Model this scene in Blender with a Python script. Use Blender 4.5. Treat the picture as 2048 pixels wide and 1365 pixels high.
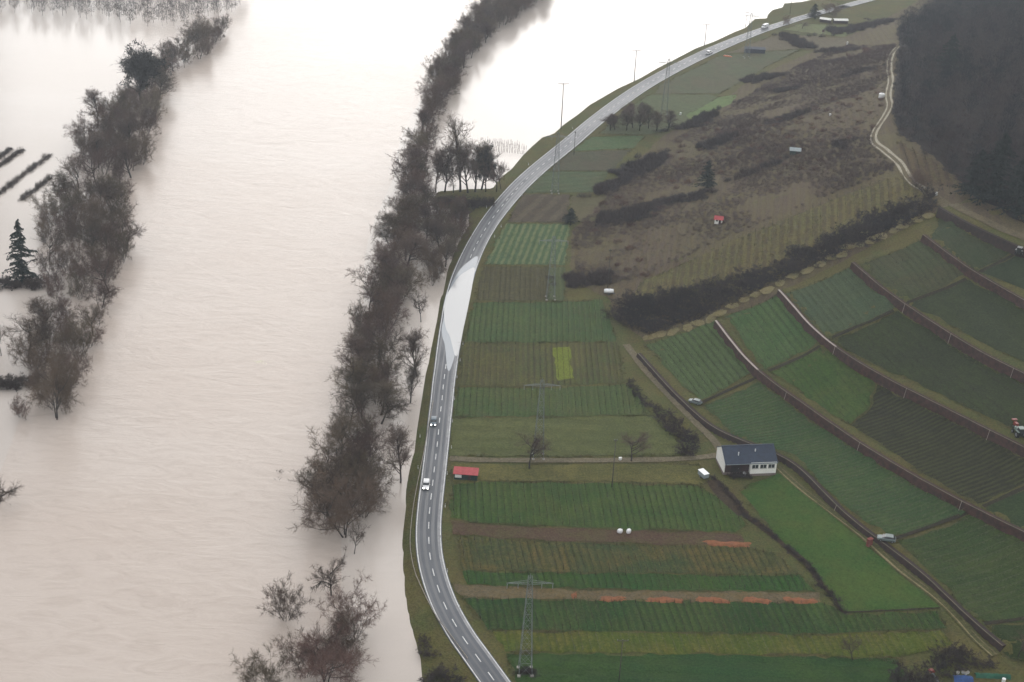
import bpy, bmesh, math, random
import numpy as np
from mathutils import Vector, Matrix
from mathutils.geometry import delaunay_2d_cdt

scene = bpy.context.scene
for o in list(bpy.data.objects):
    bpy.data.objects.remove(o)
col = scene.collection
R = math.radians

# ---------------------------------------------------------------- camera
cam_data = bpy.data.cameras.new('camera')
cam = bpy.data.objects.new('camera', cam_data)
col.objects.link(cam)
cam_data.lens = 50.0
cam_data.sensor_width = 36.0
cam_data.clip_start = 1.0
cam_data.clip_end = 6000.0
cam.matrix_world = (Matrix.Translation((0, 0, 220.0)) @ Matrix.Rotation(R(90-26.5), 4, 'X') @ Matrix.Rotation(R(2.6), 4, 'Z'))
scene.camera = cam

# ---------------------------------------------------------------- sky and sun
SUN_AZ, SUN_EL = 5.0, 16.0          # degrees right of straight ahead, degrees above the horizon
world = bpy.data.worlds.new('World')
scene.world = world
world.use_nodes = True
wn, wl = world.node_tree.nodes, world.node_tree.links
wn.clear()
w_out = wn.new('ShaderNodeOutputWorld')
w_bg = wn.new('ShaderNodeBackground')
w_sky = wn.new('ShaderNodeTexSky')
w_sky.sky_type = 'NISHITA'
w_sky.sun_disc = False
w_sky.sun_elevation = R(SUN_EL)
w_sky.sun_rotation = R(SUN_AZ)
w_sky.altitude = 200
w_sky.air_density = 1.0
w_sky.dust_density = 3.0
w_sky.ozone_density = 1.0
w_sat = wn.new('ShaderNodeHueSaturation')
w_sat.inputs['Saturation'].default_value = 0.16
w_sat.inputs['Value'].default_value = 1.0
w_bg.inputs['Strength'].default_value = 0.105
wl.new(w_sky.outputs[0], w_sat.inputs['Color'])
w_mix = wn.new('ShaderNodeMix')          # an even cloud layer over the clear sky
w_mix.data_type = 'RGBA'
w_mix.inputs[0].default_value = 0.80
w_mix.inputs[7].default_value = (6.3, 6.35, 6.5, 1)
wl.new(w_sat.outputs[0], w_mix.inputs[6])
wl.new(w_mix.outputs[2], w_bg.inputs['Color'])
wl.new(w_bg.outputs[0], w_out.inputs['Surface'])

sun_data = bpy.data.lights.new('sun', 'SUN')
sun = bpy.data.objects.new('sun', sun_data)
col.objects.link(sun)
sun_data.energy = 0.55
sun_data.angle = R(50)
sun_data.color = (1.0, 0.965, 0.92)
_d = Vector((math.sin(R(SUN_AZ))*math.cos(R(SUN_EL)), math.cos(R(SUN_AZ))*math.cos(R(SUN_EL)), math.sin(R(SUN_EL))))
sun.rotation_euler = _d.to_track_quat('Z', 'Y').to_euler()

scene.view_settings.view_transform = 'Standard'
scene.view_settings.look = 'None'
scene.view_settings.gamma = 1.0
scene.view_settings.use_curve_mapping = False
scene.view_settings.exposure = 0.88
scene.cycles.max_bounces = 3
scene.cycles.diffuse_bounces = 1
scene.cycles.glossy_bounces = 1
scene.cycles.transmission_bounces = 2
scene.cycles.transparent_max_bounces = 4
scene.cycles.volume_bounces = 0
scene.cycles.caustics_reflective = False
scene.cycles.caustics_refractive = False

HAZE = 0.00014
# surveyed plan positions in metres (x east of the camera, y ahead of it)
ROAD = [[38.6,185.8],[-3.0,265.6],[-8.5,276.1],[-13.2,287.1],[-16.7,298.5],[-19.1,310.2],[-20.3,322.0],[-20.7,333.9],[-20.8,345.8],[-20.9,357.8],[-21.0,369.7],[-21.2,381.6],[-21.3,393.5],[-21.5,405.4],[-21.5,417.4],[-21.5,429.3],[-21.4,441.2],[-21.2,453.1],[-21.0,465.0],[-20.5,477.0],[-19.8,488.9],[-18.7,500.7],[-17.3,512.6],[-15.6,524.4],[-13.6,536.1],[-11.3,547.8],[-8.6,559.4],[-5.7,571.0],[-2.5,582.5],[0.9,593.9],[4.7,605.2],[8.7,616.4],[13.0,627.6],[17.3,638.6],[21.7,649.7],[25.9,660.9],[30.0,672.1],[34.1,683.3],[38.4,694.4],[42.9,705.5],[47.4,716.5],[52.1,727.4],[56.9,738.3],[61.9,749.2],[67.1,759.9],[72.5,770.5],[78.1,781.1],[83.8,791.5],[89.6,801.9],[95.6,812.2],[101.7,822.5],[107.8,832.7],[114.1,842.8],[120.6,852.8],[127.2,862.8],[133.9,872.6],[140.8,882.4],[147.8,892.0],[155.2,901.3],[162.7,910.6],[170.3,919.8],[177.8,929.0],[185.6,938.1],[193.5,947.0],[201.6,955.7],[209.7,964.5],[217.8,973.2],[225.8,982.1],[462.0,1240.3]]
ROADHALF = [3.6,3.5,3.5,3.5,3.5,3.54,3.57,3.58,3.59,3.61,3.64,3.69,3.73,3.75,3.8,3.93,4.12,4.35,4.49,4.49,4.37,4.19,4.02,3.94,3.94,4.0,4.11,4.25,4.33,4.34,4.34,4.39,4.5,4.5,4.5,4.5,4.5,4.5,4.5,4.5,4.5,4.5,4.5,4.5,4.5,4.5,4.5,4.5,4.5,4.5,4.5,4.5,4.5,4.5,4.5,4.29,3.99,3.69,3.5,3.5,3.5,3.5,3.5,3.5,3.5,3.5,3.5,3.5,3.5]
SHORE = [[-2.2,170.9],[-17.2,260.9],[-18.3,269.2],[-20.6,278.3],[-21.9,283.1],[-23.9,293.5],[-25.6,307.0],[-26.6,316.3],[-27.1,326.8],[-27.9,343.8],[-27.9,351.4],[-27.5,364.0],[-27.6,378.0],[-27.6,394.2],[-27.6,413.5],[-27.4,429.5],[-26.7,441.1],[-26.4,454.7],[-26.5,472.5],[-25.7,486.8],[-25.6,497.6],[-25.0,507.3],[-23.0,526.7],[-21.2,538.6],[-19.9,545.9],[-20.6,561.1],[-33.1,565.3],[-36.9,573.8],[-35.5,584.4],[-21.5,589.3],[-11.6,590.6],[-8.7,604.4],[-3.4,618.5],[1.0,636.5],[4.4,647.8],[10.3,665.2],[16.0,671.4],[20.9,686.4],[29.1,705.8],[35.2,722.3],[51.1,754.0],[64.9,776.6],[76.0,798.8],[92.6,828.5],[101.9,845.9],[116.9,867.2],[131.6,891.9],[139.7,903.5],[143.6,914.6],[149.1,928.9],[157.3,931.8],[159.1,941.7],[164.5,956.6],[172.5,965.3],[175.4,977.5],[188.5,984.4],[196.0,991.9],[213.4,1013.6],[463.4,1413.6]]
TOE = [[163.4,209.6],[123.4,279.6],[112.4,305.1],[100.4,325.6],[89.7,346.5],[80.9,369.6],[67.6,374.6],[56.3,393.8],[43.2,428.9],[33.8,461.4],[25.5,491.3],[26.6,536.3],[35.2,577.2],[59.5,654.2],[92.3,719.5],[127.0,786.0],[164.9,846.2],[213.6,909.5],[299.0,1017.9],[549.0,1267.9]]
WALLS = [([[43.2,429.5],[44.6,425.8],[45.9,422.0],[47.3,418.3],[48.6,414.5],[50.0,410.8],[51.4,407.0],[52.8,403.3],[54.4,399.6],[56.0,396.0],[57.6,392.4],[59.3,388.8],[61.1,385.2],[63.2,381.9],[65.6,379.0],[68.3,376.5],[71.2,374.2],[74.1,372.0],[77.0,369.7],[79.9,367.5],[82.6,364.9],[84.8,362.0],[86.7,358.6],[88.2,355.0],[89.6,351.2],[90.9,347.5],[92.3,343.8],[93.7,340.1],[95.2,336.4],[97.0,332.8],[98.8,329.3],[100.8,325.9],[102.9,322.5],[104.9,319.0],[106.9,315.6],[108.9,312.1],[110.7,308.6],[112.4,305.0],[113.8,301.3],[115.3,297.7],[116.7,294.0],[118.3,290.4],[119.9,286.8],[121.6,283.3],[123.4,279.8]],1.6),([[70.2,443.5],[71.1,439.7],[72.0,435.8],[72.9,432.0],[73.9,428.1],[74.9,424.3],[75.9,420.5],[77.1,416.7],[78.4,413.0],[79.8,409.4],[81.5,405.8],[83.4,402.4],[85.4,399.0],[87.6,395.8],[90.0,392.6],[92.3,389.4],[94.5,386.2],[96.7,382.9],[98.8,379.6],[100.8,376.2],[102.7,372.7],[104.6,369.2],[106.5,365.8],[108.5,362.3],[110.5,358.9],[112.5,355.5],[114.6,352.2],[116.7,348.8],[118.9,345.5],[121.2,342.3],[123.5,339.1],[125.8,335.9],[128.3,332.8],[130.8,329.7],[133.3,326.6],[135.8,323.6],[138.4,320.6],[141.0,317.6],[143.5,314.6],[146.1,311.6]],2.2),([[92.3,452.8],[93.3,448.8],[94.2,444.9],[95.1,441.0],[96.1,437.0],[97.0,433.1],[98.0,429.2],[99.2,425.3],[100.7,421.6],[102.3,418.0],[104.2,414.5],[106.3,411.1],[108.6,407.8],[111.1,404.6],[113.6,401.5],[116.1,398.3],[118.5,395.0],[120.8,391.7],[123.1,388.4],[125.4,385.1],[127.5,381.7],[129.6,378.2],[131.7,374.7],[133.8,371.2],[135.9,367.8],[138.0,364.3],[140.1,360.9],[142.4,357.5],[144.6,354.2],[146.9,350.8],[149.2,347.5],[151.6,344.2],[154.0,341.0]],2.2),([[117.1,456.2],[118.1,452.4],[119.2,448.6],[120.3,444.9],[121.5,441.1],[122.9,437.5],[124.5,433.9],[126.3,430.5],[128.2,427.1],[130.3,423.8],[132.4,420.5],[134.5,417.2],[136.6,413.9],[138.6,410.5],[140.5,407.1],[142.4,403.7],[144.3,400.2],[146.1,396.8],[148.0,393.3],[149.9,389.9],[151.8,386.5],[153.8,383.0],[155.7,379.6],[157.6,376.2],[159.6,372.8],[161.5,369.4]],2.2),([[141.2,460.9],[142.4,457.0],[143.8,453.1],[145.2,449.3],[146.8,445.5],[148.6,441.8],[150.5,438.1],[152.6,434.6],[154.7,431.1],[156.9,427.5],[159.0,424.0],[161.1,420.5],[163.1,416.9],[165.0,413.2],[166.8,409.5],[168.7,405.8],[170.4,402.1]],2.1),([[149.4,475.2],[150.5,471.3],[151.8,467.3],[153.3,463.5],[155.0,459.9],[157.0,456.3],[159.2,452.9],[161.6,449.6],[164.1,446.4],[166.7,443.2],[169.2,439.9],[171.7,436.6],[174.0,433.2],[176.3,429.8]],3.0)]
FIELDS = {
  'near_meadow': [[2.0,271.0],[18.5,271.7],[60.7,273.8],[96.4,274.6],[98.1,263.8],[23.7,249.2],[7.9,251.7],[4.3,261.7]],
  'grass_strip': [[-1.5,279.1],[37.0,280.6],[80.3,282.5],[110.3,286.7],[111.4,281.3],[95.9,275.3],[60.7,274.3],[1.7,271.5]],
  'vine_a': [[-8.9,291.8],[25.2,292.9],[81.4,296.0],[88.1,291.1],[110.9,294.4],[111.7,287.6],[80.4,283.1],[37.1,281.2],[-2.8,279.6]],
  'soil_track': [[-12.4,297.9],[-8.5,297.3],[25.4,297.2],[82.1,300.3],[81.1,295.8],[25.2,293.3],[-8.9,292.0],[-11.3,294.4]],
  'vine_b2': [[-10.1,303.4],[25.6,304.6],[62.2,306.2],[78.2,307.8],[81.1,300.6],[38.2,298.1],[-8.5,297.7]],
  'vine_b1': [[-11.6,318.6],[12.6,317.7],[39.5,318.2],[65.2,319.1],[72.3,317.3],[78.0,308.2],[62.3,306.6],[25.6,305.0],[-10.1,303.9]],
  'soil_strip': [[-15.0,327.0],[-5.1,325.2],[26.3,324.9],[64.6,325.7],[65.0,319.8],[39.6,318.9],[12.6,318.4],[-13.7,319.9]],
  'vine_c': [[-15.1,344.4],[-11.6,346.2],[31.5,348.7],[55.7,348.9],[61.0,342.4],[66.8,329.7],[63.4,326.3],[26.4,325.6],[-5.1,325.9],[-14.8,328.0]],
  'grass_d': [[-16.2,355.8],[27.5,358.8],[56.4,361.0],[60.2,354.4],[56.8,350.1],[31.5,349.7],[-7.4,347.3],[-8.0,346.4],[-15.2,346.0]],
  'olive_e': [[-17.3,382.9],[12.9,385.7],[45.1,389.5],[53.8,369.5],[52.9,365.9],[12.8,362.3],[-16.8,360.8]],
  'vine_f': [[-16.9,403.1],[9.7,404.4],[37.5,409.4],[42.0,403.0],[44.3,390.1],[12.9,386.3],[-17.1,384.2]],
  'brown_g': [[-16.9,434.8],[9.6,437.2],[36.4,439.9],[37.2,410.7],[9.7,405.7],[-16.8,404.1]],
  'yellow_patch': [[14.1,433.8],[19.6,435.0],[20.9,412.2],[15.6,410.0]],
  'vine_h': [[-14.4,468.3],[11.4,470.4],[32.5,474.6],[35.9,440.7],[9.6,438.0],[-16.4,436.0]],
  'brown_i': [[-12.4,501.3],[12.2,502.9],[12.1,472.2],[-14.1,470.0]],
  'strip_i2': [[12.9,503.0],[18.7,503.5],[18.7,472.8],[12.7,472.3]],
  'row_j': [[-4.7,546.6],[21.8,548.0],[20.6,526.3],[19.1,505.5],[-6.0,503.8],[-12.1,503.3]],
  'brown_k': [[1.9,581.4],[22.3,583.3],[20.4,550.6],[-4.3,548.3]],
  'olive_k2': [[23.2,582.2],[38.6,582.1],[35.4,553.9],[21.4,550.2]],
  'green_l': [[11.9,612.2],[40.0,615.1],[35.6,587.2],[2.7,583.9]],
  'dark_m': [[23.3,640.8],[52.5,647.6],[42.3,616.7],[13.8,613.7]],
  'green_n': [[33.9,664.5],[60.5,669.8],[53.3,649.2],[24.5,643.1]],
  'orchard_o': [[50.0,704.7],[67.7,740.8],[100.3,744.9],[111.9,731.3],[90.8,704.0],[73.5,679.0],[60.6,671.4],[38.5,670.5]],
  'bright_p': [[83.8,705.3],[105.1,740.4],[114.7,743.2],[108.7,722.5],[86.0,693.4]],
  'dark_q': [[74.4,758.9],[114.8,827.2],[165.3,848.1],[134.5,799.2],[105.9,747.5],[70.6,743.0]],
  'brown_r': [[118.3,832.2],[158.9,886.3],[198.3,879.9],[192.8,838.4],[165.7,850.5]],
  'green_s': [[162.5,897.2],[177.8,915.4],[208.3,914.7],[199.0,883.2]],
  'meadow_m': [[70.8,351.7],[79.6,357.9],[83.8,356.3],[91.8,339.7],[98.7,323.5],[104.8,309.7],[112.2,296.1],[87.0,292.3],[83.1,305.9],[76.8,320.2],[71.3,334.3],[67.3,346.9]],
  'plot_p1': [[45.8,438.3],[70.0,447.9],[71.3,438.1],[78.6,411.3],[60.6,398.0],[53.2,414.5]],
  'plot_p2': [[73.4,448.3],[91.7,452.4],[95.4,436.6],[100.2,419.9],[82.0,408.5],[77.6,425.3]],
  'plot_p3': [[93.9,449.2],[116.4,457.0],[120.8,439.8],[126.0,428.5],[102.8,418.0],[98.0,434.2]],
  'plot_p4': [[119.1,453.4],[140.0,461.6],[144.5,446.7],[150.3,437.4],[128.4,427.5],[123.3,437.8]],
  'plot_p5': [[142.7,457.5],[149.4,473.2],[155.0,456.1],[165.9,443.4],[152.7,435.8],[147.2,445.7]],
  'plot_q1': [[61.5,394.3],[79.6,405.4],[86.8,394.0],[98.3,378.4],[106.0,363.9],[112.0,354.5],[118.7,343.6],[128.0,332.9],[106.7,325.3],[100.9,330.3],[92.7,346.1],[85.9,366.6],[69.2,375.7]],
  'plot_q2': [[83.4,406.8],[100.5,416.2],[107.3,408.0],[114.9,397.4],[110.7,386.0],[104.0,378.6],[96.7,389.3]],
  'plot_q2b': [[104.7,377.9],[111.4,385.9],[115.5,396.7],[125.0,383.9],[131.8,372.1],[138.6,361.2],[146.6,349.0],[152.5,340.5],[150.9,334.2],[144.3,339.6],[130.1,333.2],[119.5,348.6],[113.1,361.5]],
  'plot_q3': [[103.7,415.9],[126.6,426.8],[134.8,415.7],[142.9,400.0],[154.2,379.5],[159.9,368.5],[153.8,346.8],[148.3,357.0],[139.9,369.1],[133.1,379.7],[126.3,391.8],[115.6,403.4]],
  'plot_q4': [[128.9,426.6],[150.7,434.7],[158.0,424.2],[163.2,414.9],[168.8,401.5],[161.8,377.0],[156.0,387.7],[144.8,406.7],[136.0,419.8]],
  'plot_q5': [[153.8,434.8],[167.5,441.5],[176.0,428.5],[170.5,409.0],[164.7,422.5],[158.9,429.5]],
  'plot_r1': [[106.8,323.0],[128.7,331.5],[132.7,325.9],[139.0,318.6],[145.7,310.2],[140.0,290.2],[123.0,288.7],[118.1,291.2],[116.1,300.8],[112.7,308.0]],
  'plot_r2': [[130.9,330.9],[143.5,336.7],[152.1,338.7],[145.0,313.6],[139.1,320.5]],
  'plot_r3': [[122.6,287.5],[138.5,289.2],[134.1,274.4],[124.2,276.8],[121.9,281.8]],
  'fallow_slope': [[46.7,453.0],[42.8,473.0],[48.6,486.8],[72.9,495.1],[99.0,502.5],[125.5,510.2],[142.3,513.5],[149.3,494.6],[144.7,490.7],[127.9,484.1],[109.7,478.3],[90.0,472.5],[70.8,471.2],[53.0,470.0],[48.6,456.3]],
  'steep_fallow': [[151.1,552.3],[154.1,534.4],[159.3,502.2],[158.3,493.8],[150.0,499.5],[147.6,519.7]],
  'wood_floor': [[233.1,886.7],[288.2,1002.4],[363.7,1119.2],[377.5,919.7],[241.1,541.4],[205.1,429.7],[179.3,448.2],[170.8,459.6],[162.8,480.6],[160.0,501.7],[157.4,524.8],[154.6,561.2],[162.5,608.9],[190.5,717.9]],
  'scrub_land': [[20.9,491.9],[22.1,541.4],[35.2,577.3],[45.5,611.6],[70.5,672.3],[96.4,709.2],[125.9,776.8],[177.3,848.4],[230.5,928.7],[279.3,1009.2],[363.7,1119.2],[377.5,919.7],[241.1,541.4],[203.6,424.7],[179.3,436.6],[170.6,447.6],[163.3,456.4],[157.5,466.7],[152.2,484.3],[148.7,477.3],[123.0,466.0],[92.5,453.0],[69.5,448.8],[45.9,440.1],[38.1,458.0],[34.4,476.5]],
}
PUDDLE = [[-15.3,501.5],[-18.7,495.9],[-21.4,490.4],[-23.2,481.5],[-24.8,473.7],[-25.1,464.2],[-24.3,452.6],[-23.1,444.6],[-21.5,440.1],[-20.3,432.5],[-18.7,423.7],[-17.7,427.5],[-17.3,443.3],[-16.8,453.4],[-16.3,465.1],[-15.8,479.1],[-15.6,490.6]]
PATHS = {
  'farm_lane': [[-16.8,359.1],[-7.8,358.8],[6.9,359.6],[27.6,361.1],[48.5,363.3],[61.4,366.3],[64.0,368.8],[62.5,376.1],[58.7,385.0],[52.9,398.9],[44.7,420.5],[39.3,438.6]],
  'foot': [[[59.0,394.4],[69.7,402.9],[79.4,407.8]],[[83.0,407.4],[100.6,417.2]],[[103.4,416.8],[114.4,422.6],[125.3,427.1]],[[128.8,426.7],[149.8,435.3]],[[153.1,434.5],[166.6,442.3]],[[106.0,323.7],[117.5,329.2],[128.0,332.6]],[[131.2,331.7],[143.8,337.8],[151.1,340.0]],[[120.7,288.1],[131.3,290.4],[137.8,290.9]]],
  'meadow_lane': [[80.3,361.6],[85.1,350.9],[91.7,339.2],[98.5,327.3],[105.4,312.4],[111.9,301.1],[115.5,292.4],[117.8,284.6],[120.8,277.7]],
  'spur': [[60.0,352.5],[61.5,346.4],[64.3,340.1],[66.9,335.2]],
  'hill_road': [[179.3,436.6],[170.6,447.6],[163.1,456.4],[157.2,466.8],[152.2,484.8],[148.9,496.5],[146.2,506.7],[146.3,526.1],[145.3,545.0],[144.9,561.7],[148.2,577.0],[156.9,597.8],[162.2,613.1],[167.8,639.9],[178.0,678.5],[186.5,718.0],[194.9,749.5],[206.0,782.0]],
  'ditch': [[60.2,354.4],[63.6,346.6],[67.2,335.2],[71.3,329.3],[75.1,322.4],[78.3,316.8],[80.6,312.9],[82.9,304.8],[85.0,298.6],[86.5,292.2],[98.8,293.9],[111.9,295.9]],
}
RAIL = [[-24.0,392.8],[-24.3,378.5],[-24.5,365.0],[-24.9,350.9],[-25.3,335.0],[-25.1,321.4],[-24.4,312.1],[-22.4,302.1],[-19.6,293.8],[-15.7,283.8],[-11.8,276.9],[-7.1,268.2]]
PYLON = [[6.6,264.5,28.3],[9.3,361.7,26.7],[13.4,474.1,25.3],[15.8,585.2,28.2],[72.4,703.9,30.4],[130.1,824.7,27.1]]
TPOLE = [[19.5,679.0,23.9],[60.9,769.1,18.2],[108.2,851.6,14.3]]
POLE = [[28.6,262.7,12.0],[30.5,346.7,15.8],[34.7,483.5,15.7],[25.1,637.3,11.3]]
POLE2 = [[174.1,943.5,8.6],[139.8,904.8,9.9]]
TREES = {
  'lone': [('conifer standing alone at the left edge beside a brown thicket', [-179.0, 470.8, 24.7, 8.8, 'spruce']), ('tall dark ragged evergreen rising from the far left tree line', [-192.4, 691.8, 29.4, 18.9, 'ragged']), ('slim bare tree left of the ragged evergreen in the flood', [-202.9, 652.1, 18.7, 10.1, 'upright']), ('bare spreading tree in the flood at the left edge, white water behind', [-157.4, 410.7, 18.1, 15.6, 'open']), ('bare tree cut by the left edge beside the spreading flooded tree', [-167.8, 413.3, 13.2, 6.6, 'open']), ('bare branching tree half drowned at the left edge, low down', [-138.7, 325.8, 10.0, 8.2, 'open']), ('small drowned shrub tree standing apart below the left tree line', [-148.3, 374.1, 7.5, 5.2, 'bushy']), ('reddish bare tree at the lower end of the left tree line', [-137.6, 374.1, 25.2, 16.7, 'willow']), ('tall pale leafless birch rising above the roadside clump', [-25.4, 584.2, 35.9, 11.3, 'poplar']), ('bare dark tree at the left of the roadside clump', [-32.6, 583.8, 25.0, 12.7, 'upright']), ('ivy dark tree at the right of the roadside clump', [-14.3, 584.7, 21.0, 7.4, 'ragged']), ('leafless round tree in the middle of the roadside clump', [-19.1, 584.6, 23.7, 12.7, 'upright']), ('small thin bare tree at the right end of the roadside clump', [-9.9, 584.6, 16.5, 9.6, 'open']), ('slim bare tree at the left edge of the roadside clump', [-36.0, 582.6, 20.5, 7.8, 'upright']), ('low bare tree between the dark tree and the birch', [-28.6, 582.6, 17.4, 8.7, 'open']), ('dense bare tree just right of the tall birch', [-21.9, 583.0, 23.7, 10.0, 'upright']), ('bare tree behind the ivy dark tree in the clump', [-16.6, 587.9, 20.7, 9.7, 'upright']), ('thin bare tree at the far right of the clump by the bank', [-7.9, 588.7, 12.9, 6.6, 'open']), ('small round bare tree alone in the channel beside the flooded road', [-32.5, 452.8, 11.1, 6.4, 'open']), ('leaning bare tree in the channel below the small round tree', [-30.7, 412.5, 18.6, 7.6, 'upright']), ('slender bare tree in the channel, lowest of the close pair', [-31.4, 394.1, 16.2, 5.4, 'upright']), ('forked bare tree in the flood beside the road opposite the shed', [-30.3, 346.8, 18.9, 8.3, 'upright']), ('tiny forked drowned tree just below the middle belt', [-39.2, 310.9, 10.7, 4.5, 'open']), ('broken bare tree with one branch drooping into the flood', [-42.7, 292.3, 12.2, 7.6, 'broken']), ('low clump of bare tree tops standing alone in the flood', [-52.4, 281.7, 12.2, 9.6, 'bushy']), ('round dome of bare twigs at the bottom edge in the flood', [-53.7, 253.8, 11.5, 10.5, 'bushy']), ('bare tree with a twisted trunk, right of the drowned clump', [-35.0, 275.7, 14.6, 12.1, 'bushy']), ('big spreading bare tree at the bottom edge in the flood', [-39.4, 258.2, 18.9, 17.4, 'willow']), ('dense dome of brown twigs left of the big bottom tree', [-44.5, 261.4, 13.1, 10.7, 'bushy']), ('brown bushy tree top right of the big bottom tree', [-35.8, 264.5, 14.3, 10.4, 'bushy']), ('dark spreading tree at the lower end of the middle belt', [-42.6, 319.0, 22.4, 18.2, 'willow']), ('bare tree leaning out left of the middle belt over the river', [-49.6, 349.5, 16.6, 13.7, 'willow']), ('bare tree standing in front of the pylon beside the farm lane', [6.9, 355.1, 13.5, 9.1, 'open']), ('faint bare tree beside the farm lane near the white marker', [36.8, 361.2, 10.6, 8.6, 'open']), ('small dark bare tree alone on the near green meadow', [85.3, 273.5, 7.2, 4.6, 'open']), ('bare tree at the right edge above the dark hedge', [126.3, 277.2, 8.2, 5.3, 'open']), ('dark pointed conifer beside the brown field below the pylons', [22.0, 550.2, 6.6, 5.4, 'spruce']), ('dark blue green conifer alone on the brown hillside', [79.1, 568.1, 12.0, 6.8, 'spruce']), ('small pointed conifer beside the far road by the white sheds', [188.3, 933.5, 9.2, 7.2, 'spruce']), ('large dark conifer at the lower edge of the wood', [167.3, 475.0, 24.7, 14.1, 'spruce']), ('dark conifer left of the large one in the wood', [162.9, 483.9, 16.6, 9.3, 'spruce']), ('dark conifer at the right edge of the wood', [172.0, 464.3, 19.1, 10.4, 'spruce']), ('dark green conifer beside the bend of the hill track', [147.3, 498.9, 7.4, 7.8, 'bushy']), ('dark conifer high in the wood near the top', [195.7, 651.7, 18.8, 11.6, 'spruce']), ('round dark bush tree on the edge of the far road', [166.3, 909.6, 6.4, 5.8, 'bushy']), ('small bare tree right of the round bush by the far road', [175.5, 901.7, 5.1, 7.0, 'open']), ('bushy bare tree right of the far conifer', [201.4, 944.0, 8.0, 13.3, 'bushy'])],
  'orchard': [[43.9, 675.8, 7.7, 6.9, 'upright'], [46.4, 677.7, 8.2, 6.9, 'upright'], [51.8, 676.7, 10.2, 6.9, 'upright'], [55.3, 681.9, 12.3, 7.0, 'upright'], [58.1, 677.4, 12.3, 6.9, 'upright'], [62.8, 681.2, 12.3, 7.0, 'upright'], [66.5, 678.4, 10.8, 6.9, 'upright'], [72.0, 679.1, 10.3, 6.9, 'upright'], [62.2, 695.9, 9.1, 7.1, 'upright'], [52.5, 694.8, 9.1, 7.1, 'upright']],
}
BELTS = {
  'left': [[-181.3,840.2],[-195.8,762.8],[-198.3,695.2],[-202.2,623.9],[-187.3,554.7],[-184.5,511.2],[-165.4,457.4],[-156.7,418.8],[-153.2,397.9],[-143.9,376.0],[-134.0,381.7],[-141.7,413.0],[-139.9,439.6],[-145.9,481.7],[-150.2,510.2],[-164.0,546.1],[-169.2,607.6],[-178.1,657.3],[-186.7,705.7],[-188.3,742.3],[-174.8,801.2]],
  'middle': [[-48.6,321.4],[-36.8,327.3],[-39.2,346.3],[-38.2,382.6],[-41.3,430.4],[-40.9,488.8],[-41.5,549.9],[-44.4,617.7],[-43.4,677.0],[-37.8,738.1],[-31.3,798.8],[-20.2,854.8],[0.2,932.1],[-15.2,957.7],[-29.9,906.0],[-37.2,830.8],[-48.4,765.1],[-47.8,692.7],[-49.8,617.0],[-49.7,560.3],[-50.6,497.1],[-52.7,452.8],[-51.3,407.7],[-49.7,375.4],[-51.1,346.7],[-51.1,331.1]],
  'road': [[-20.4,544.2],[-25.6,509.7],[-27.3,490.4],[-30.1,476.5],[-33.0,478.4],[-36.4,528.8],[-36.7,562.0],[-23.5,563.6]],
  'farleft': [[-338.8,857.9],[-301.2,854.8],[-272.5,850.2],[-246.9,845.1],[-223.4,834.9],[-207.8,845.0],[-190.5,863.0],[-179.3,884.3],[-181.8,931.9],[-208.2,948.5],[-311.7,927.5],[-357.9,910.9]],
  'topright': [[0.2,932.1],[15.1,963.7],[15.2,1001.8],[-12.6,996.1],[-15.2,957.7]],
  'hedge_belt': [[36.7,458.1],[39.6,469.7],[54.9,471.2],[72.6,472.0],[90.0,472.5],[109.7,478.3],[127.9,484.1],[144.5,489.6],[150.7,488.3],[148.1,481.0],[125.7,471.8],[108.0,466.5],[88.6,460.9],[69.2,454.3],[46.3,446.3]],
  'ditch_hedge': [[37.5,411.1],[39.6,412.3],[45.0,399.9],[50.0,392.1],[56.1,381.0],[57.9,368.3],[54.3,365.1],[50.4,378.1],[45.9,390.2],[40.2,401.1]],
  'wood': [[233.1,886.7],[288.2,1002.4],[363.7,1119.2],[377.5,919.7],[241.1,541.4],[205.1,429.7],[179.3,448.2],[170.8,459.6],[162.8,480.6],[160.0,501.7],[157.4,524.8],[154.6,561.2],[162.5,608.9],[190.5,717.9]],
  'fallow1': [[46.9,456.7],[50.4,486.1],[73.0,496.9],[99.3,504.7],[126.2,514.0],[144.3,514.5],[149.0,494.8],[122.0,489.9],[96.1,479.5],[71.2,476.3]],
  'scrub1': [[22.9,501.5],[22.6,537.1],[35.0,572.3],[69.1,654.7],[100.4,700.4],[143.1,781.7],[195.1,849.5],[209.5,801.8],[164.0,629.4],[144.6,568.5],[143.8,520.5],[126.7,516.4],[100.0,509.3],[73.4,501.1],[50.6,489.8],[33.9,487.0]],
  'fallow2': [[151.6,556.3],[154.4,535.5],[161.1,494.7],[151.7,499.2],[148.5,521.6]],
}
BANDS = [[[32.3,587.5],[57.3,620.3],[83.4,634.0],[114.8,649.4],[138.1,641.5]],[[34.3,551.2],[55.5,563.2],[79.7,560.0],[109.8,573.5],[135.8,573.4]],[[70.5,672.3],[98.1,702.2],[129.5,728.8],[158.2,733.7],[179.0,726.1]],[[31.2,587.4],[47.7,611.4],[67.7,637.1]],[[122.4,771.5],[143.1,781.7]],[[160.5,896.9],[167.2,860.2],[190.3,826.8],[211.7,846.0]],[[46.4,549.4],[63.8,563.7]],[[177.8,886.5],[206.2,903.8],[238.3,934.6]],[[20.8,491.0],[35.0,492.7]]]
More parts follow.
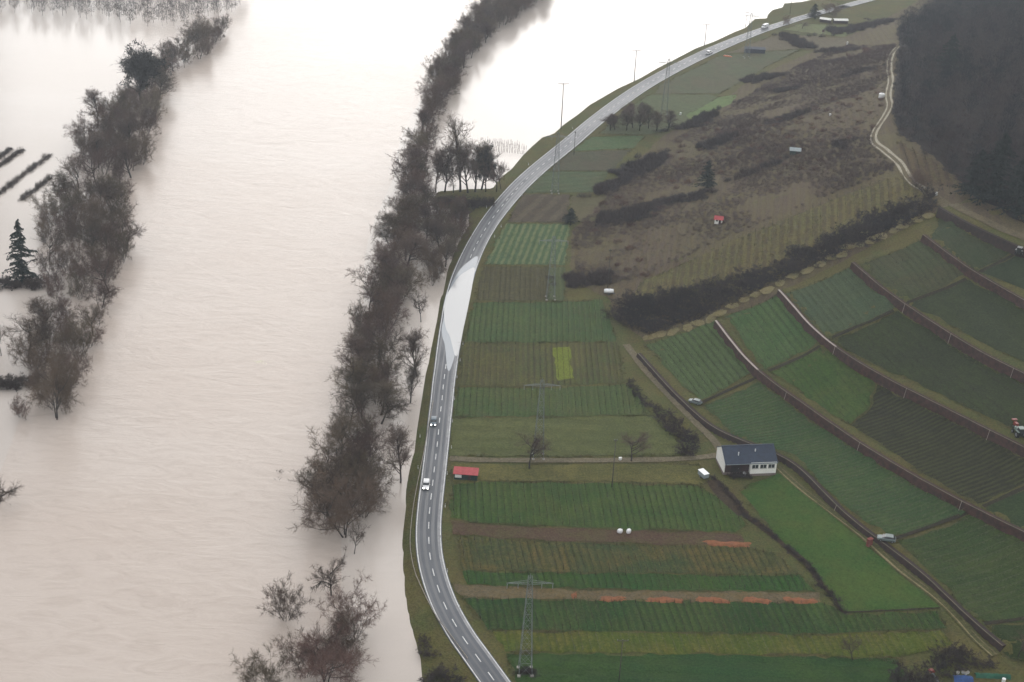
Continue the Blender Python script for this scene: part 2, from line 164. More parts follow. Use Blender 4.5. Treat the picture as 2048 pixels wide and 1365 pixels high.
TUFTS = [[47.8,443.1],[52.2,445.0],[56.5,445.9],[61.4,446.8],[65.6,448.4],[69.7,450.1],[73.2,451.9],[77.7,454.4],[81.7,456.3],[85.7,457.5],[90.0,458.3],[94.2,460.7],[98.9,462.3],[104.1,463.5],[108.6,465.0],[112.8,467.1],[116.5,467.2],[118.7,470.6],[122.4,470.2],[126.4,471.3],[130.4,471.8],[134.4,473.2],[138.3,474.5],[143.1,476.2],[146.9,476.9],[111.3,471.7],[126.6,477.0],[137.1,478.2]]
AT = {
  'car_dark': [-23.4,379.2],
  'car_white': [-22.5,343.8],
  'van_far': [151.9,900.6],
  'car_far': [111.0,830.1],
  'house': [70.4,357.1],
  'shed': [-11.5,347.8],
  'hut_red': [78.4,518.9],
  'hut_grey': [117.4,583.2],
  'dark_shed': [136.4,837.0],
  'white_tank': [164.1,636.5],
  'caravan': [34.9,478.9],
  'bag1': [31.7,323.8],
  'bag2': [34.1,323.9],
  'trailer': [57.4,354.2],
  'parked1': [58.8,395.4],
  'parked2': [103.7,322.8],
  'tractor1': [146.5,356.6],
  'tractor2': [167.8,441.3],
  'pillar': [99.3,322.6],
  'far_sheds': [198.2,921.2],
  'orange_boat': [119.0,825.5],
  'signboard': [186.6,890.4],
  'white_post': [192.9,847.2],
  'marker': [33.6,361.8],
  'white_hill': [139.7,626.8],
  'tarp': [110.4,268.2],
  'debris': [53.5,373.0],
  'white_box': [151.8,490.0],
  'slide': [103.3,267.7],
  'white_post2': [81.0,705.8],
}
HEAPS = [[28.8,293.9,6.7],[42.0,294.2,9.6],[54.0,295.0,9.6],[65.4,295.7,7.2],[76.4,296.5,8.7],[60.2,320.6,11.6],[18.7,294.7,1.4]]
DEL = [[-10.1,287.7],[-14.0,302.8],[-16.8,317.8],[-16.5,333.2],[-16.9,350.2],[-16.6,364.9],[-17.2,380.7],[-17.4,395.1],[-17.4,409.6],[-17.0,421.7],[-16.7,434.0],[-8.9,531.5],[-6.6,542.6],[1.5,580.1],[13.8,617.1],[13.3,621.2],[-25.6,353.0],[-26.5,371.7],[3.9,620.5],[-13.3,563.7],[25.1,677.4],[26.8,675.3]]
STAKES = [[[-16.0,650.1],[3.2,645.5]],[[-13.3,641.7],[2.1,638.8]],[[-16.1,654.6],[-0.4,650.1]]]
VINEHEDGE = [[[-234.7,582.2],[-231.9,614.1]],[[-231.1,571.9],[-226.2,613.5]],[[-218.3,553.6],[-212.4,607.1]],[[-206.6,551.0],[-202.9,579.4]]]
THICKETS = [[[-187.5,467.2],[-170.7,467.7]],[[-162.4,392.0],[-151.4,394.7]],[[-33.3,568.3],[-11.0,569.9]]]
BUSHES = [[-16.8,270.4],[-18.0,275.0],[-12.0,261.0],[-14.3,261.1],[-9.0,259.5],[55.2,375.5],[52.6,367.9],[97.1,264.7],[100.7,264.9],[94.9,265.4],[107.2,274.4],[110.3,277.0],[112.4,276.0],[105.6,270.6],[49.9,381.1],[111.2,273.7],[114.9,274.0],[117.9,273.8]]
FOAM = [[-83.0,417.4],[-65.2,349.5],[-63.5,437.3]]
TRUNKLESS = []
DARKWALL = [[104.9,272.6],[112.2,272.9],[120.3,274.0]]
# ---------------------------------------------------------------- terrain
def resample(pts, step, smooth=True):
    """Catmull-Rom through the points, resampled every `step` metres."""
    P = np.array(pts, float)
    if smooth and len(P) > 2:
        Q = np.vstack([2*P[0]-P[1], P, 2*P[-1]-P[-2]])
        out = []
        for i in range(1, len(Q)-2):
            n = 12
            t = np.linspace(0, 1, n, endpoint=False)[:, None]
            a, b, c, d = Q[i-1], Q[i], Q[i+1], Q[i+2]
            out.append(0.5*((2*b)+(c-a)*t+(2*a-5*b+4*c-d)*t*t+(3*b-a-3*c+d)*t**3))
        out.append(P[-1:])
        P = np.vstack(out)
    L = np.concatenate([[0], np.cumsum(np.linalg.norm(np.diff(P, axis=0), axis=1))])
    n = max(2, int(round(L[-1]/step))+1)
    s = np.linspace(0, L[-1], n)
    return np.stack([np.interp(s, L, P[:, k]) for k in range(P.shape[1])], 1)

def sdist(X, Y, poly):
    """Signed distance to an open polyline: positive on its right side."""
    X = np.asarray(X, float).ravel(); Y = np.asarray(Y, float).ravel()
    best = np.full(X.shape, 1e18); sg = np.ones(X.shape)
    P = np.asarray(poly, float)
    for i in range(len(P)-1):
        ax, ay = P[i, 0], P[i, 1]; dx, dy = P[i+1, 0]-ax, P[i+1, 1]-ay
        L2 = dx*dx+dy*dy
        t0 = ((X-ax)*dx+(Y-ay)*dy)/L2
        t = np.clip(t0, 0, 1)
        ex = X-(ax+t*dx); ey = Y-(ay+t*dy)
        d = ex*ex+ey*ey
        c = dy*(X-ax)-dx*(Y-ay)
        m = d < best
        best = np.where(m, d, best); sg = np.where(m, np.where(c >= 0, 1., -1.), sg)
    return np.sqrt(best)*sg

def along(X, Y, poly):
    """(signed distance, fraction inside the two ends 0..1 fade) for a wall polyline."""
    P = np.asarray(poly, float)
    d = sdist(X, Y, P)
    a = P[0]; u = P[1]-P[0]; u = u/np.hypot(*u)
    b = P[-1]; v = P[-1]-P[-2]; v = v/np.hypot(*v)
    fa = (np.ravel(X)-a[0])*u[0]+(np.ravel(Y)-a[1])*u[1]
    fb = -((np.ravel(X)-b[0])*v[0]+(np.ravel(Y)-b[1])*v[1])
    return d, np.clip(fa/3.0+1, 0, 1)*np.clip(fb/3.0+1, 0, 1)

ROAD_Z = 1.5
HALF = 3.95
def height(X, Y, walls=True):
    shp = np.shape(X)
    X = np.ravel(np.asarray(X, float)); Y = np.ravel(np.asarray(Y, float))
    dr = sdist(X, Y, ROAD); ds = sdist(X, Y, SHORE); e = sdist(X, Y, TOE)
    wet = -np.minimum(2.5, 0.25*np.abs(ds))
    gap = np.maximum(np.abs(dr)-HALF-0.4, 0)
    verge = 1.3*(np.abs(ds)/(np.abs(ds)+gap+1e-6))**0.8
    right = 1.3+0.9*(1-np.exp(-np.maximum(dr-HALF, 0)/60.0))
    z = np.where(ds < 0, wet, np.where(dr > -HALF-0.4, right, verge))
    z = np.where(np.abs(dr) < HALF+0.4, 1.3, z)
    ep = np.maximum(e, 0)
    z = z+np.where(dr > 0, 0.40*ep-0.34*22*(1-np.exp(-ep/22.0)), 0)
    hillside = np.clip(ep/30, 0, 1)*(dr > 0)
    z = z+hillside*(0.5*np.sin(X*0.05+Y*0.031)+0.35*np.sin(X*0.021-Y*0.063+1.3))
    z = np.where(z > 80, 80+70*(1-np.exp(-(np.maximum(z, 80)-80)/70.0)), z)
    if walls:
        for w, H in WALLS:
            d, f = along(X, Y, w)
            d = -d                      # walls are listed from far to near: uphill is on their left
            up = np.clip((d+0.5)/1.0, 0, 1)*np.clip(1-(d-0.5)/16.0, 0, 1)
            z = z+H*f*up*(d > -0.6)*(d < 17)
    return z.reshape(shp)
rng = np.random.default_rng(7)
random.seed(7)

# ---------------------------------------------------------------- helpers
def lin(c, gain=1.0):
    """sRGB 0-255 to linear RGBA."""
    out = []
    for v in c[:3]:
        v = v/255.0
        out.append(gain*(v/12.92 if v <= 0.04045 else ((v+0.055)/1.055)**2.4))
    return (*out, 1.0)

def tag(o, label=None, cat=None, group=None, kind=None):
    if label: o['label'] = label
    if cat: o['category'] = cat
    if group: o['group'] = group
    if kind: o['kind'] = kind
    return o

def empty(name, loc, rz=0.0):
    o = bpy.data.objects.new(name, None)
    o.empty_display_size = 0.5
    col.objects.link(o)
    o.location = loc
    o.rotation_euler = (0, 0, rz)
    return o

def mesh_np(name, V, F, mat=None, smooth=False):
    """Mesh from arrays; F is an (n,3) or (n,4) int array or a list of faces."""
    me = bpy.data.meshes.new(name)
    V = np.asarray(V, np.float32)
    if isinstance(F, np.ndarray) and F.ndim == 2:
        n, k = F.shape
        me.vertices.add(len(V)); me.vertices.foreach_set('co', V.ravel())
        me.loops.add(n*k); me.loops.foreach_set('vertex_index', F.astype(np.int32).ravel())
        me.polygons.add(n)
        me.polygons.foreach_set('loop_start', np.arange(0, n*k, k, dtype=np.int32))
        me.polygons.foreach_set('loop_total', np.full(n, k, dtype=np.int32))
        me.update(calc_edges=True)
    else:
        me.from_pydata([tuple(v) for v in V], [], [tuple(f) for f in F])
    if smooth:
        me.polygons.foreach_set('use_smooth', np.ones(len(me.polygons), bool))
    if mat: me.materials.append(mat)
    me.validate()
    return me

def link(name, me, parent=None, loc=None):
    o = bpy.data.objects.new(name, me)
    col.objects.link(o)
    if parent is not None: o.parent = parent
    if loc is not None: o.location = loc
    return o

def copy_tree(o, parent=None):
    c = o.copy(); col.objects.link(c); c.parent = parent
    for ch in o.children:
        copy_tree(ch, c)
    return c

class MB:
    """Collects boxes, tubes and polygons; build() links them as one mesh object."""
    def __init__(self): self.v, self.f = [], []
    def add(self, V, F):
        k = len(self.v); self.v += [tuple(map(float, p)) for p in V]; self.f += [tuple(i+k for i in f) for f in F]; return self
    def box(self, c, s, rz=0.0, taper=(1, 1), M=None):
        x, y, z = (d/2 for d in s); ca, sa = math.cos(rz), math.sin(rz)
        V = []
        for dz, tx, ty in ((-z, 1, 1), (z, taper[0], taper[1])):
            for dx, dy in ((-x, -y), (x, -y), (x, y), (-x, y)):
                dx *= tx; dy *= ty
                p = Vector((c[0]+dx*ca-dy*sa, c[1]+dx*sa+dy*ca, c[2]+dz))
                V.append(M @ p if M else p)
        return self.add(V, [(0, 3, 2, 1), (4, 5, 6, 7), (0, 1, 5, 4), (1, 2, 6, 5), (2, 3, 7, 6), (3, 0, 4, 7)])
    def tube(self, a, b, r0, r1=None, n=6, cap=True):
        r1 = r0 if r1 is None else r1
        a, b = Vector(a), Vector(b); d = (b-a).normalized()
        u = d.orthogonal().normalized(); w = d.cross(u)
        V = []
        for p, r in ((a, r0), (b, r1)):
            for i in range(n):
                t = 2*math.pi*i/n
                V.append(p+(u*math.cos(t)+w*math.sin(t))*r)
        F = [(i, (i+1) % n, n+(i+1) % n, n+i) for i in range(n)]
        if cap: F += [tuple(range(n-1, -1, -1)), tuple(range(n, 2*n))]
        return self.add(V, F)
    def loft(self, rings, close=True):
        n = len(rings[0]); V = [p for r in rings for p in r]; F = []
        for k in range(len(rings)-1):
            for i in range(n):
                F.append((k*n+i, k*n+(i+1) % n, (k+1)*n+(i+1) % n, (k+1)*n+i))
        if close: F += [tuple(range(n-1, -1, -1)), tuple(range((len(rings)-1)*n, len(rings)*n))]
        return self.add(V, F)
    def build(self, name, mat, parent=None, smooth=False, bevel=0.0):
        me = bpy.data.meshes.new(name); me.from_pydata(self.v, [], self.f)
        me.materials.append(mat)
        bm = bmesh.new(); bm.from_mesh(me)
        bmesh.ops.recalc_face_normals(bm, faces=bm.faces)
        if bevel:
            bmesh.ops.bevel(bm, geom=list(bm.edges), offset=bevel, segments=1, affect='EDGES', clamp_overlap=True)
        bm.to_mesh(me); bm.free()
        if smooth: me.polygons.foreach_set('use_smooth', np.ones(len(me.polygons), bool))
        return link(name, me, parent)

def ordinal(n):
    """1 -> first, 23 -> twenty third"""
    ones = ['zeroth', 'first', 'second', 'third', 'fourth', 'fifth', 'sixth', 'seventh', 'eighth', 'ninth', 'tenth', 'eleventh', 'twelfth', 'thirteenth', 'fourteenth', 'fifteenth', 'sixteenth', 'seventeenth', 'eighteenth', 'nineteenth']
    if n < 20: return ones[n]
    t = {2: 'twent', 3: 'thirt', 4: 'fort', 5: 'fift', 6: 'sixt', 7: 'sevent', 8: 'eight', 9: 'ninet'}[n//10 % 10]
    return t+'ieth' if n % 10 == 0 else t+'y '+ones[n % 10]

# ---------------------------------------------------------------- materials
def new_mat(name):
    m = bpy.data.materials.new(name); m.use_nodes = True
    nt = m.node_tree
    b = nt.nodes['Principled BSDF']
    return m, nt, nt.nodes, nt.links, b

def mixc(nt, fac, a, b):
    n = nt.nodes.new('ShaderNodeMix'); n.data_type = 'RGBA'
    for sock, val in ((n.inputs[0], fac), (n.inputs[6], a), (n.inputs[7], b)):
        if hasattr(val, 'is_linked') or isinstance(val, bpy.types.NodeSocket): nt.links.new(val, sock)
        else: sock.default_value = val
    return n.outputs[2]

def math_node(nt, op, a, b=None, c=None):
    n = nt.nodes.new('ShaderNodeMath'); n.operation = op
    for i, v in enumerate((a, b, c)):
        if v is None: continue
        if isinstance(v, bpy.types.NodeSocket): nt.links.new(v, n.inputs[i])
        else: n.inputs[i].default_value = v
    return n.outputs[0]

def noise(nt, scale, detail=3, vec=None, rough=0.55, dist=0.0):
    n = nt.nodes.new('ShaderNodeTexNoise')
    n.inputs['Scale'].default_value = scale; n.inputs['Detail'].default_value = detail
    n.inputs['Roughness'].default_value = rough; n.inputs['Distortion'].default_value = dist
    if vec is not None: nt.links.new(vec, n.inputs['Vector'])
    return n.outputs['Fac']

def ramp(nt, fac, lo, hi):
    n = nt.nodes.new('ShaderNodeMapRange')
    n.inputs['From Min'].default_value = lo; n.inputs['From Max'].default_value = hi
    n.interpolation_type = 'SMOOTHSTEP'
    nt.links.new(fac, n.inputs['Value'])
    return n.outputs[0]

def position(nt):
    return nt.nodes.new('ShaderNodeNewGeometry').outputs['Position']

def simple(name, c1, c2=None, rough=0.8, scale=1.5, spec=0.3, metal=0.0, obj_random=0.0, bump=0.0):
    m, nt, N, L, b = new_mat(name)
    tc = N.new('ShaderNodeTexCoord').outputs['Object']
    c2 = c2 or tuple(v*0.75 for v in c1[:3])+(1,)
    f = ramp(nt, noise(nt, scale, 4, tc), 0.3, 0.7)
    c = mixc(nt, f, c1, c2)
    if obj_random:
        oi = N.new('ShaderNodeObjectInfo').outputs['Random']
        hs = N.new('ShaderNodeHueSaturation')
        L.new(c, hs.inputs['Color'])
        L.new(math_node(nt, 'MULTIPLY_ADD', oi, 2*obj_random, 1-obj_random), hs.inputs['Value'])
        r2 = math_node(nt, 'FRACT', math_node(nt, 'MULTIPLY', oi, 17.31))
        L.new(math_node(nt, 'MULTIPLY_ADD', r2, 0.06, 0.47), hs.inputs['Hue'])
        c = hs.outputs[0]
    L.new(c, b.inputs['Base Color'])
    b.inputs['Roughness'].default_value = rough
    b.inputs['Metallic'].default_value = metal
    b.inputs['Specular IOR Level'].default_value = spec
    if bump:
        bn = N.new('ShaderNodeBump'); bn.inputs['Strength'].default_value = bump; bn.inputs['Distance'].default_value = 0.1
        L.new(noise(nt, scale*4, 3, tc), bn.inputs['Height']); L.new(bn.outputs[0], b.inputs['Normal'])
    return m

def field_mat(name, c1, c2, ang=None, spacing=1.8, rowc=None, amt=0.0, patch=0.06, fine=1.6, c3=None, band=None):
    """Ground cover: two mottled tones, a fine speckle and optional worked rows along `ang`."""
    m, nt, N, L, b = new_mat(name)
    p = position(nt)
    big = ramp(nt, noise(nt, patch, 4, p, 0.6, 0.6), 0.34, 0.66)
    c = mixc(nt, big, c1, c2)
    mid = ramp(nt, noise(nt, patch*5.3, 5, p, 0.65), 0.35, 0.7)
    dk = tuple(v*0.62 for v in c1[:3])+(1,)
    c = mixc(nt, math_node(nt, 'MULTIPLY', mid, 0.55), c, c3 or dk)
    fn = noise(nt, fine, 4, p, 0.75)
    c = mixc(nt, math_node(nt, 'MULTIPLY', ramp(nt, fn, 0.45, 0.75), 0.5), c, tuple(min(1, v*1.55+0.006) for v in c2[:3])+(1,))
    c = mixc(nt, math_node(nt, 'MULTIPLY', ramp(nt, fn, 0.52, 0.3), 0.55), c, tuple(v*0.42 for v in c1[:3])+(1,))
    hgt = fn
    if ang is not None and amt > 0:
        vr = N.new('ShaderNodeVectorRotate'); vr.rotation_type = 'Z_AXIS'
        vr.inputs['Angle'].default_value = R(-ang)
        L.new(p, vr.inputs['Vector'])
        sx = N.new('ShaderNodeSeparateXYZ'); L.new(vr.outputs[0], sx.inputs[0])
        wob = math_node(nt, 'MULTIPLY_ADD', noise(nt, 0.35, 3, p), 0.5, -0.25)
        u = math_node(nt, 'ADD', math_node(nt, 'DIVIDE', sx.outputs[0], spacing), wob)
        tri = math_node(nt, 'PINGPONG', u, 0.5)
        rowm = ramp(nt, tri, 0.34, 0.14)
        brk = ramp(nt, noise(nt, 0.22, 4, p, 0.7), 0.25, 0.6)
        rowf = math_node(nt, 'MULTIPLY', math_node(nt, 'MULTIPLY', rowm, brk), amt)
        c = mixc(nt, rowf, c, rowc or dk)
        hgt = math_node(nt, 'SUBTRACT', fn, math_node(nt, 'MULTIPLY', rowm, 0.4))
    L.new(c, b.inputs['Base Color'])
    b.inputs['Roughness'].default_value = 0.95
    b.inputs['Specular IOR Level'].default_value = 0.1
    bn = N.new('ShaderNodeBump'); bn.inputs['Strength'].default_value = 0.9; bn.inputs['Distance'].default_value = 0.35
    L.new(hgt, bn.inputs['Height']); L.new(bn.outputs[0], b.inputs['Normal'])
    return m

G = 0.80     # share of the photographed tone taken as surface colour
def fc(r, g, b_): return lin((min(255, r*1.03), g*1.0, b_*0.90), G)

# ---------------------------------------------------------------- ground sheet
ROAD = np.array(ROAD); SHORE = np.array(SHORE); TOE = np.array(TOE); WALLS = [(np.array(w), H) for w, H in WALLS]
gx = np.concatenate([np.arange(-1500, -700, 100), np.arange(-700, -60, 20), np.arange(-60, 215, 1.25), np.arange(215, 420, 4.0), np.arange(420, 1500, 40)])
gy = np.concatenate([np.arange(-300, 120, 60), np.arange(120, 230, 10), np.arange(230, 560, 1.25), np.arange(560, 1010, 2.5), np.arange(1010, 1900, 30)])
GX, GY = np.meshgrid(gx, gy)
GZ = height(GX, GY)
# the far side of the valley rises beyond the flood
GZ = np.where(GX < -760, np.maximum(GZ, (-760-GX)*0.2-2), GZ)
GZ += np.where(GZ > 0.2, (rng.random(GZ.shape)-0.5)*0.06, 0)

def hz(x, y):
    """Ground height by bilinear lookup."""
    x = np.asarray(x, float); y = np.asarray(y, float)
    i = np.clip(np.searchsorted(gx, x)-1, 0, len(gx)-2); j = np.clip(np.searchsorted(gy, y)-1, 0, len(gy)-2)
    tx = np.clip((x-gx[i])/(gx[i+1]-gx[i]), 0, 1); ty = np.clip((y-gy[j])/(gy[j+1]-gy[j]), 0, 1)
    return (GZ[j, i]*(1-tx)+GZ[j, i+1]*tx)*(1-ty)+(GZ[j+1, i]*(1-tx)+GZ[j+1, i+1]*tx)*ty

def grid_mesh(name, mat):
    ny, nx = GZ.shape
    V = np.stack([GX.ravel(), GY.ravel(), GZ.ravel()], 1)
    a = (np.arange(ny-1)[:, None]*nx+np.arange(nx-1)[None]).ravel()
    F = np.stack([a, a+1, a+nx+1, a+nx], 1)
    return mesh_np(name, V, F, mat, smooth=True)

M_ground = field_mat('rough_grass', fc(78, 90, 56), fc(98, 96, 62), patch=0.045, c3=fc(88, 76, 58))
tag(link('ground', grid_mesh('ground', M_ground)), 'valley floor and hillside under rough grass beside the flooded river', 'ground', kind='structure')

# ---------------------------------------------------------------- water
def water_mat(name, c1, c2, rough, wave, scale, streak=0.0):
    m, nt, N, L, b = new_mat(name)
    p = position(nt)
    mp = N.new('ShaderNodeMapping'); mp.inputs['Scale'].default_value = (0.6, 1.0, 1.0); mp.inputs['Rotation'].default_value = (0, 0, 0.2)
    L.new(p, mp.inputs['Vector']); v = mp.outputs[0]
    silt = ramp(nt, noise(nt, 0.010, 2, v, 0.5, 0.8), 0.2, 0.8)
    c = mixc(nt, silt, c1, c2)
    L.new(c, b.inputs['Base Color'])
    b.inputs['IOR'].default_value = 1.33
    rf = ramp(nt, noise(nt, 0.014, 2, v, 0.5, 0.8), 0.15, 0.85)
    L.new(math_node(nt, 'MULTIPLY_ADD', rf, rough*0.3, rough*0.85), b.inputs['Roughness'])
    ms = N.new('ShaderNodeMapping'); ms.inputs['Scale'].default_value = (0.16, 0.42, 1.0); ms.inputs['Rotation'].default_value = (0, 0, 0.55)
    L.new(p, ms.inputs['Vector'])
    stk = noise(nt, 0.4, 5, ms.outputs[0], 0.62, 2.2)
    c = mixc(nt, math_node(nt, 'MULTIPLY', ramp(nt, stk, 0.42, 0.72), streak), c, tuple(x*0.86 for x in c1[:3])+(1,))
    L.new(c, b.inputs['Base Color'])
    h1 = noise(nt, scale, 4, v, 0.6, 0.5)
    h2 = noise(nt, scale*0.16, 3, v, 0.5, 1.4)
    h = math_node(nt, 'ADD', math_node(nt, 'MULTIPLY', h1, 0.35), math_node(nt, 'MULTIPLY', h2, 1.6))
    h = math_node(nt, 'ADD', h, math_node(nt, 'MULTIPLY', stk, streak*2.2))
    bn = N.new('ShaderNodeBump'); bn.inputs['Strength'].default_value = wave; bn.inputs['Distance'].default_value = 0.25
    L.new(h, bn.inputs['Height']); L.new(bn.outputs[0], b.inputs['Normal'])
    return m

M_river = water_mat('muddy_river', (0.505, 0.420, 0.358, 1), (0.545, 0.472, 0.415, 1), 0.23, 0.42, 0.5, 0.5)
M_calm = water_mat('calm_flood', (0.50, 0.435, 0.38, 1), (0.54, 0.48, 0.43, 1), 0.17, 0.12, 0.4, 0.12)

def sheet(name, poly, mat, off=0.12, step=2.5, jitter=0.3, zfun=None, parent=None):
    """A thin cover draped over the ground inside a plan outline."""
    P = np.array(poly, float)
    Q = np.vstack([P, P[:1]])
    b = []
    for i in range(len(P)):
        d = Q[i+1]-Q[i]; n = max(1, int(np.hypot(*d)/step))
        for k in range(n):
            q = Q[i]+d*k/n
            if jitter and k: q = q+(rng.random(2)-0.5)*2*jitter
            b.append(q)
    b = np.array(b)
    xs = np.arange(b[:, 0].min()+step/2, b[:, 0].max(), step); ys = np.arange(b[:, 1].min()+step/2, b[:, 1].max(), step)
    I = np.array(np.meshgrid(xs, ys)).reshape(2, -1).T
    I = I+(rng.random(I.shape)-0.5)*step*0.3
    I = I[inside(I, b) & (np.abs(sdist(I[:, 0], I[:, 1], np.vstack([b, b[:1]]))) > step*0.35)]
    n = len(b)
    r = delaunay_2d_cdt([Vector(p) for p in b]+[Vector(p) for p in I], [(i, (i+1) % n) for i in range(n)], [], 1, 1e-4)
    V2 = np.array([tuple(v) for v in r[0]])
    z = (zfun or hz)(V2[:, 0], V2[:, 1])+off
    F = [f for f in r[2]]
    F = [f if (V2[f[1]][0]-V2[f[0]][0])*(V2[f[2]][1]-V2[f[0]][1])-(V2[f[1]][1]-V2[f[0]][1])*(V2[f[2]][0]-V2[f[0]][0]) > 0 else tuple(reversed(f)) for f in F]
    me = mesh_np(name, np.c_[V2, z], F, mat, smooth=True)
    return link(name, me, parent)

def inside(P, poly):
    x, y = P[:, 0], P[:, 1]; r = np.zeros(len(P), bool)
    n = len(poly); j = n-1
    for i in range(n):
        xi, yi = poly[i]; xj, yj = poly[j]
        if yi != yj:
            r ^= ((yi > y) != (yj > y)) & (x < (xj-xi)*(y-yi)/(yj-yi)+xi)
        j = i
    return r

ws = 60.0
wx = np.arange(-1000, 701, ws); wy = np.arange(40, 1841, ws)
WX, WY = np.meshgrid(wx, wy); nx = len(wx)
a = (np.arange(len(wy)-1)[:, None]*nx+np.arange(nx-1)[None]).ravel()
o = link('flood_water', mesh_np('flood_water', np.c_[WX.ravel(), WY.ravel(), np.zeros(WX.size)], np.stack([a, a+1, a+nx+1, a+nx], 1), M_calm))
tag(o, 'calm pale flood water lying over the meadows beside the river', 'water', kind='structure')
lb = np.array(BELTS['left']); mb_ = np.array(BELTS['middle'])
river_poly = [(-150, 120), (-142, 330), (-150, 385), (-155, 430), (-163, 480), (-172, 540), (-186, 610), (-203, 690), (-216, 760), (-240, 860), (-270, 1000), (-330, 1300), (-40, 1300), (-12, 1010), (-24, 920), (-38, 850), (-50, 770), (-56, 690), (-56, 600), (-58, 500), (-54, 430), (-50, 380), (-45, 330), (-40, 290), (-38, 240), (-20, 120)]
o = sheet('river', river_poly, M_river, 0.012, 25, 2.0, zfun=lambda x, y: np.zeros(len(x)))
tag(o, 'wide muddy river in flood with faint current streaks', 'river', kind='structure')

# ---------------------------------------------------------------- road
M_asph, nt, N, L, b = new_mat('wet_asphalt')
p = position(nt)
n1 = ramp(nt, noise(nt, 0.09, 5, p, 0.6), 0.3, 0.7)
c = mixc(nt, n1, (0.066, 0.073, 0.085, 1), (0.092, 0.099, 0.112, 1))
c = mixc(nt, math_node(nt, 'MULTIPLY', ramp(nt, noise(nt, 2.2, 3, p), 0.5, 0.8), 0.35), c, (0.12, 0.12, 0.125, 1))
L.new(c, b.inputs['Base Color'])
L.new(math_node(nt, 'MULTIPLY_ADD', ramp(nt, noise(nt, 0.05, 4, p, 0.6), 0.25, 0.75), 0.15, 0.5), b.inputs['Roughness'])
b.inputs['Specular IOR Level'].default_value = 0.3
bn = N.new('ShaderNodeBump'); bn.inputs['Strength'].default_value = 0.15; bn.inputs['Distance'].default_value = 0.05
L.new(noise(nt, 3.0, 3, p), bn.inputs['Height']); L.new(bn.outputs[0], b.inputs['Normal'])
M_paint = simple('road_paint', (0.74, 0.74, 0.72, 1), (0.52, 0.52, 0.51, 1), 0.6, 0.8)
M_gutter = simple('worn_road_edge', (0.20, 0.20, 0.21, 1), (0.30, 0.30, 0.30, 1), 0.7, 0.4)

_r = resample(np.c_[ROAD, np.array(ROADHALF)], 3.0)
ROADC, ROADH = _r[:, :2], np.convolve(np.pad(_r[:, 2], 8, mode='edge'), np.ones(17)/17, 'valid')
_t = np.gradient(ROADC, axis=0); _t /= np.linalg.norm(_t, axis=1)[:, None]
ROADN = np.stack([_t[:, 1], -_t[:, 0]], 1)      # to the right
ROADS = np.concatenate([[0], np.cumsum(np.linalg.norm(np.diff(ROADC, axis=0), axis=1))])

def road_at(s, off, z=ROAD_Z):
    x = np.interp(s, ROADS, ROADC[:, 0]); y = np.interp(s, ROADS, ROADC[:, 1])
    nx_ = np.interp(s, ROADS, ROADN[:, 0]); ny_ = np.interp(s, ROADS, ROADN[:, 1])
    return np.stack([x+nx_*off, y+ny_*off, np.full(np.shape(x), z)], -1)

def strip(name, s, o0, o1, z, mat, parent=None, thick=0.0):
    A = road_at(s, o0, z); B = road_at(s, o1, z); n = len(s)
    V = np.vstack([A, B]); F = [(i, n+i, n+i+1, i+1) for i in range(n-1)]
    if thick:
        V = np.vstack([V, A-[0, 0, thick], B-[0, 0, thick]])
        F += [(i+1, 2*n+i+1, 2*n+i, i) for i in range(n-1)]+[(n+i, 3*n+i, 3*n+i+1, n+i+1) for i in range(n-1)]
    return link(name, mesh_np(name, V, F, mat), parent)

def half(s): return np.interp(s, ROADS, ROADH)
road = strip('road', ROADS, -ROADH, ROADH, ROAD_Z, M_asph, thick=0.5)
tag(road, 'wet grey two lane road curving along the flood edge', 'road', kind='structure')
strip('edge_line', ROADS, -half(ROADS)+0.22, -half(ROADS)+0.46, ROAD_Z+0.012, M_paint, road)
strip('edge_line', ROADS, half(ROADS)-0.46, half(ROADS)-0.22, ROAD_Z+0.012, M_paint, road)
strip('edge_wear', ROADS, half(ROADS)-1.15, half(ROADS)-0.5, ROAD_Z+0.006, M_gutter, road)
M_track = simple('tyre_polished_asphalt', (0.105, 0.110, 0.120, 1), (0.085, 0.090, 0.098, 1), 0.42, 0.06, 0.35)
for off_ in (-2.75, -1.1, 1.15, 2.6):
    wv_ = 0.32+0.12*np.sin(ROADS*0.031+off_*3)
    strip('tyre_track', ROADS, off_-wv_, off_+wv_, ROAD_Z+0.004, M_track, road)
s = 20.0; k = 0
while s < ROADS[-1]-60:
    q = road_at(np.array([s]), 0)[0]
    gap_zone = 488 < q[1] < 545 and False
    if q[1] < 960 and not gap_zone:
        ss = np.array([s, s+1.6, s+3.2])
        off = 0.10*rng.standard_normal()*0.3
        strip('lane_dash', ss, off-0.12, off+0.12, ROAD_Z+0.012, M_paint, road)
    s += 7.2
# standing water across the road
M_pud = water_mat('road_puddle', (0.45, 0.45, 0.45, 1), (0.50, 0.50, 0.495, 1), 0.06, 0.05, 0.6)
M_film = water_mat('wet_film', (0.24, 0.27, 0.30, 1), (0.33, 0.35, 0.37, 1), 0.10, 0.05, 0.6)
def chaik(P, n=2):
    P = np.array(P, float)
    for _ in range(n):
        Q = np.roll(P, -1, 0); P = np.stack([0.75*P+0.25*Q, 0.25*P+0.75*Q], 1).reshape(-1, 2)
    return P
_c = np.array(PUDDLE).mean(0); _f = chaik(PUDDLE)
_dir = np.array([0.12, 1.0]); _dir /= np.hypot(*_dir)
_fl = _f+((_f-_c)@_dir)[:, None]*_dir*0.30+np.array([-0.5, 0.0])
_dq = sdist(_fl[:, 0], _fl[:, 1], ROADC)
_fl = _fl+np.array([1.0, 0])*np.clip(-(half(0)*0+3.4)-_dq, 0, 9)[:, None]
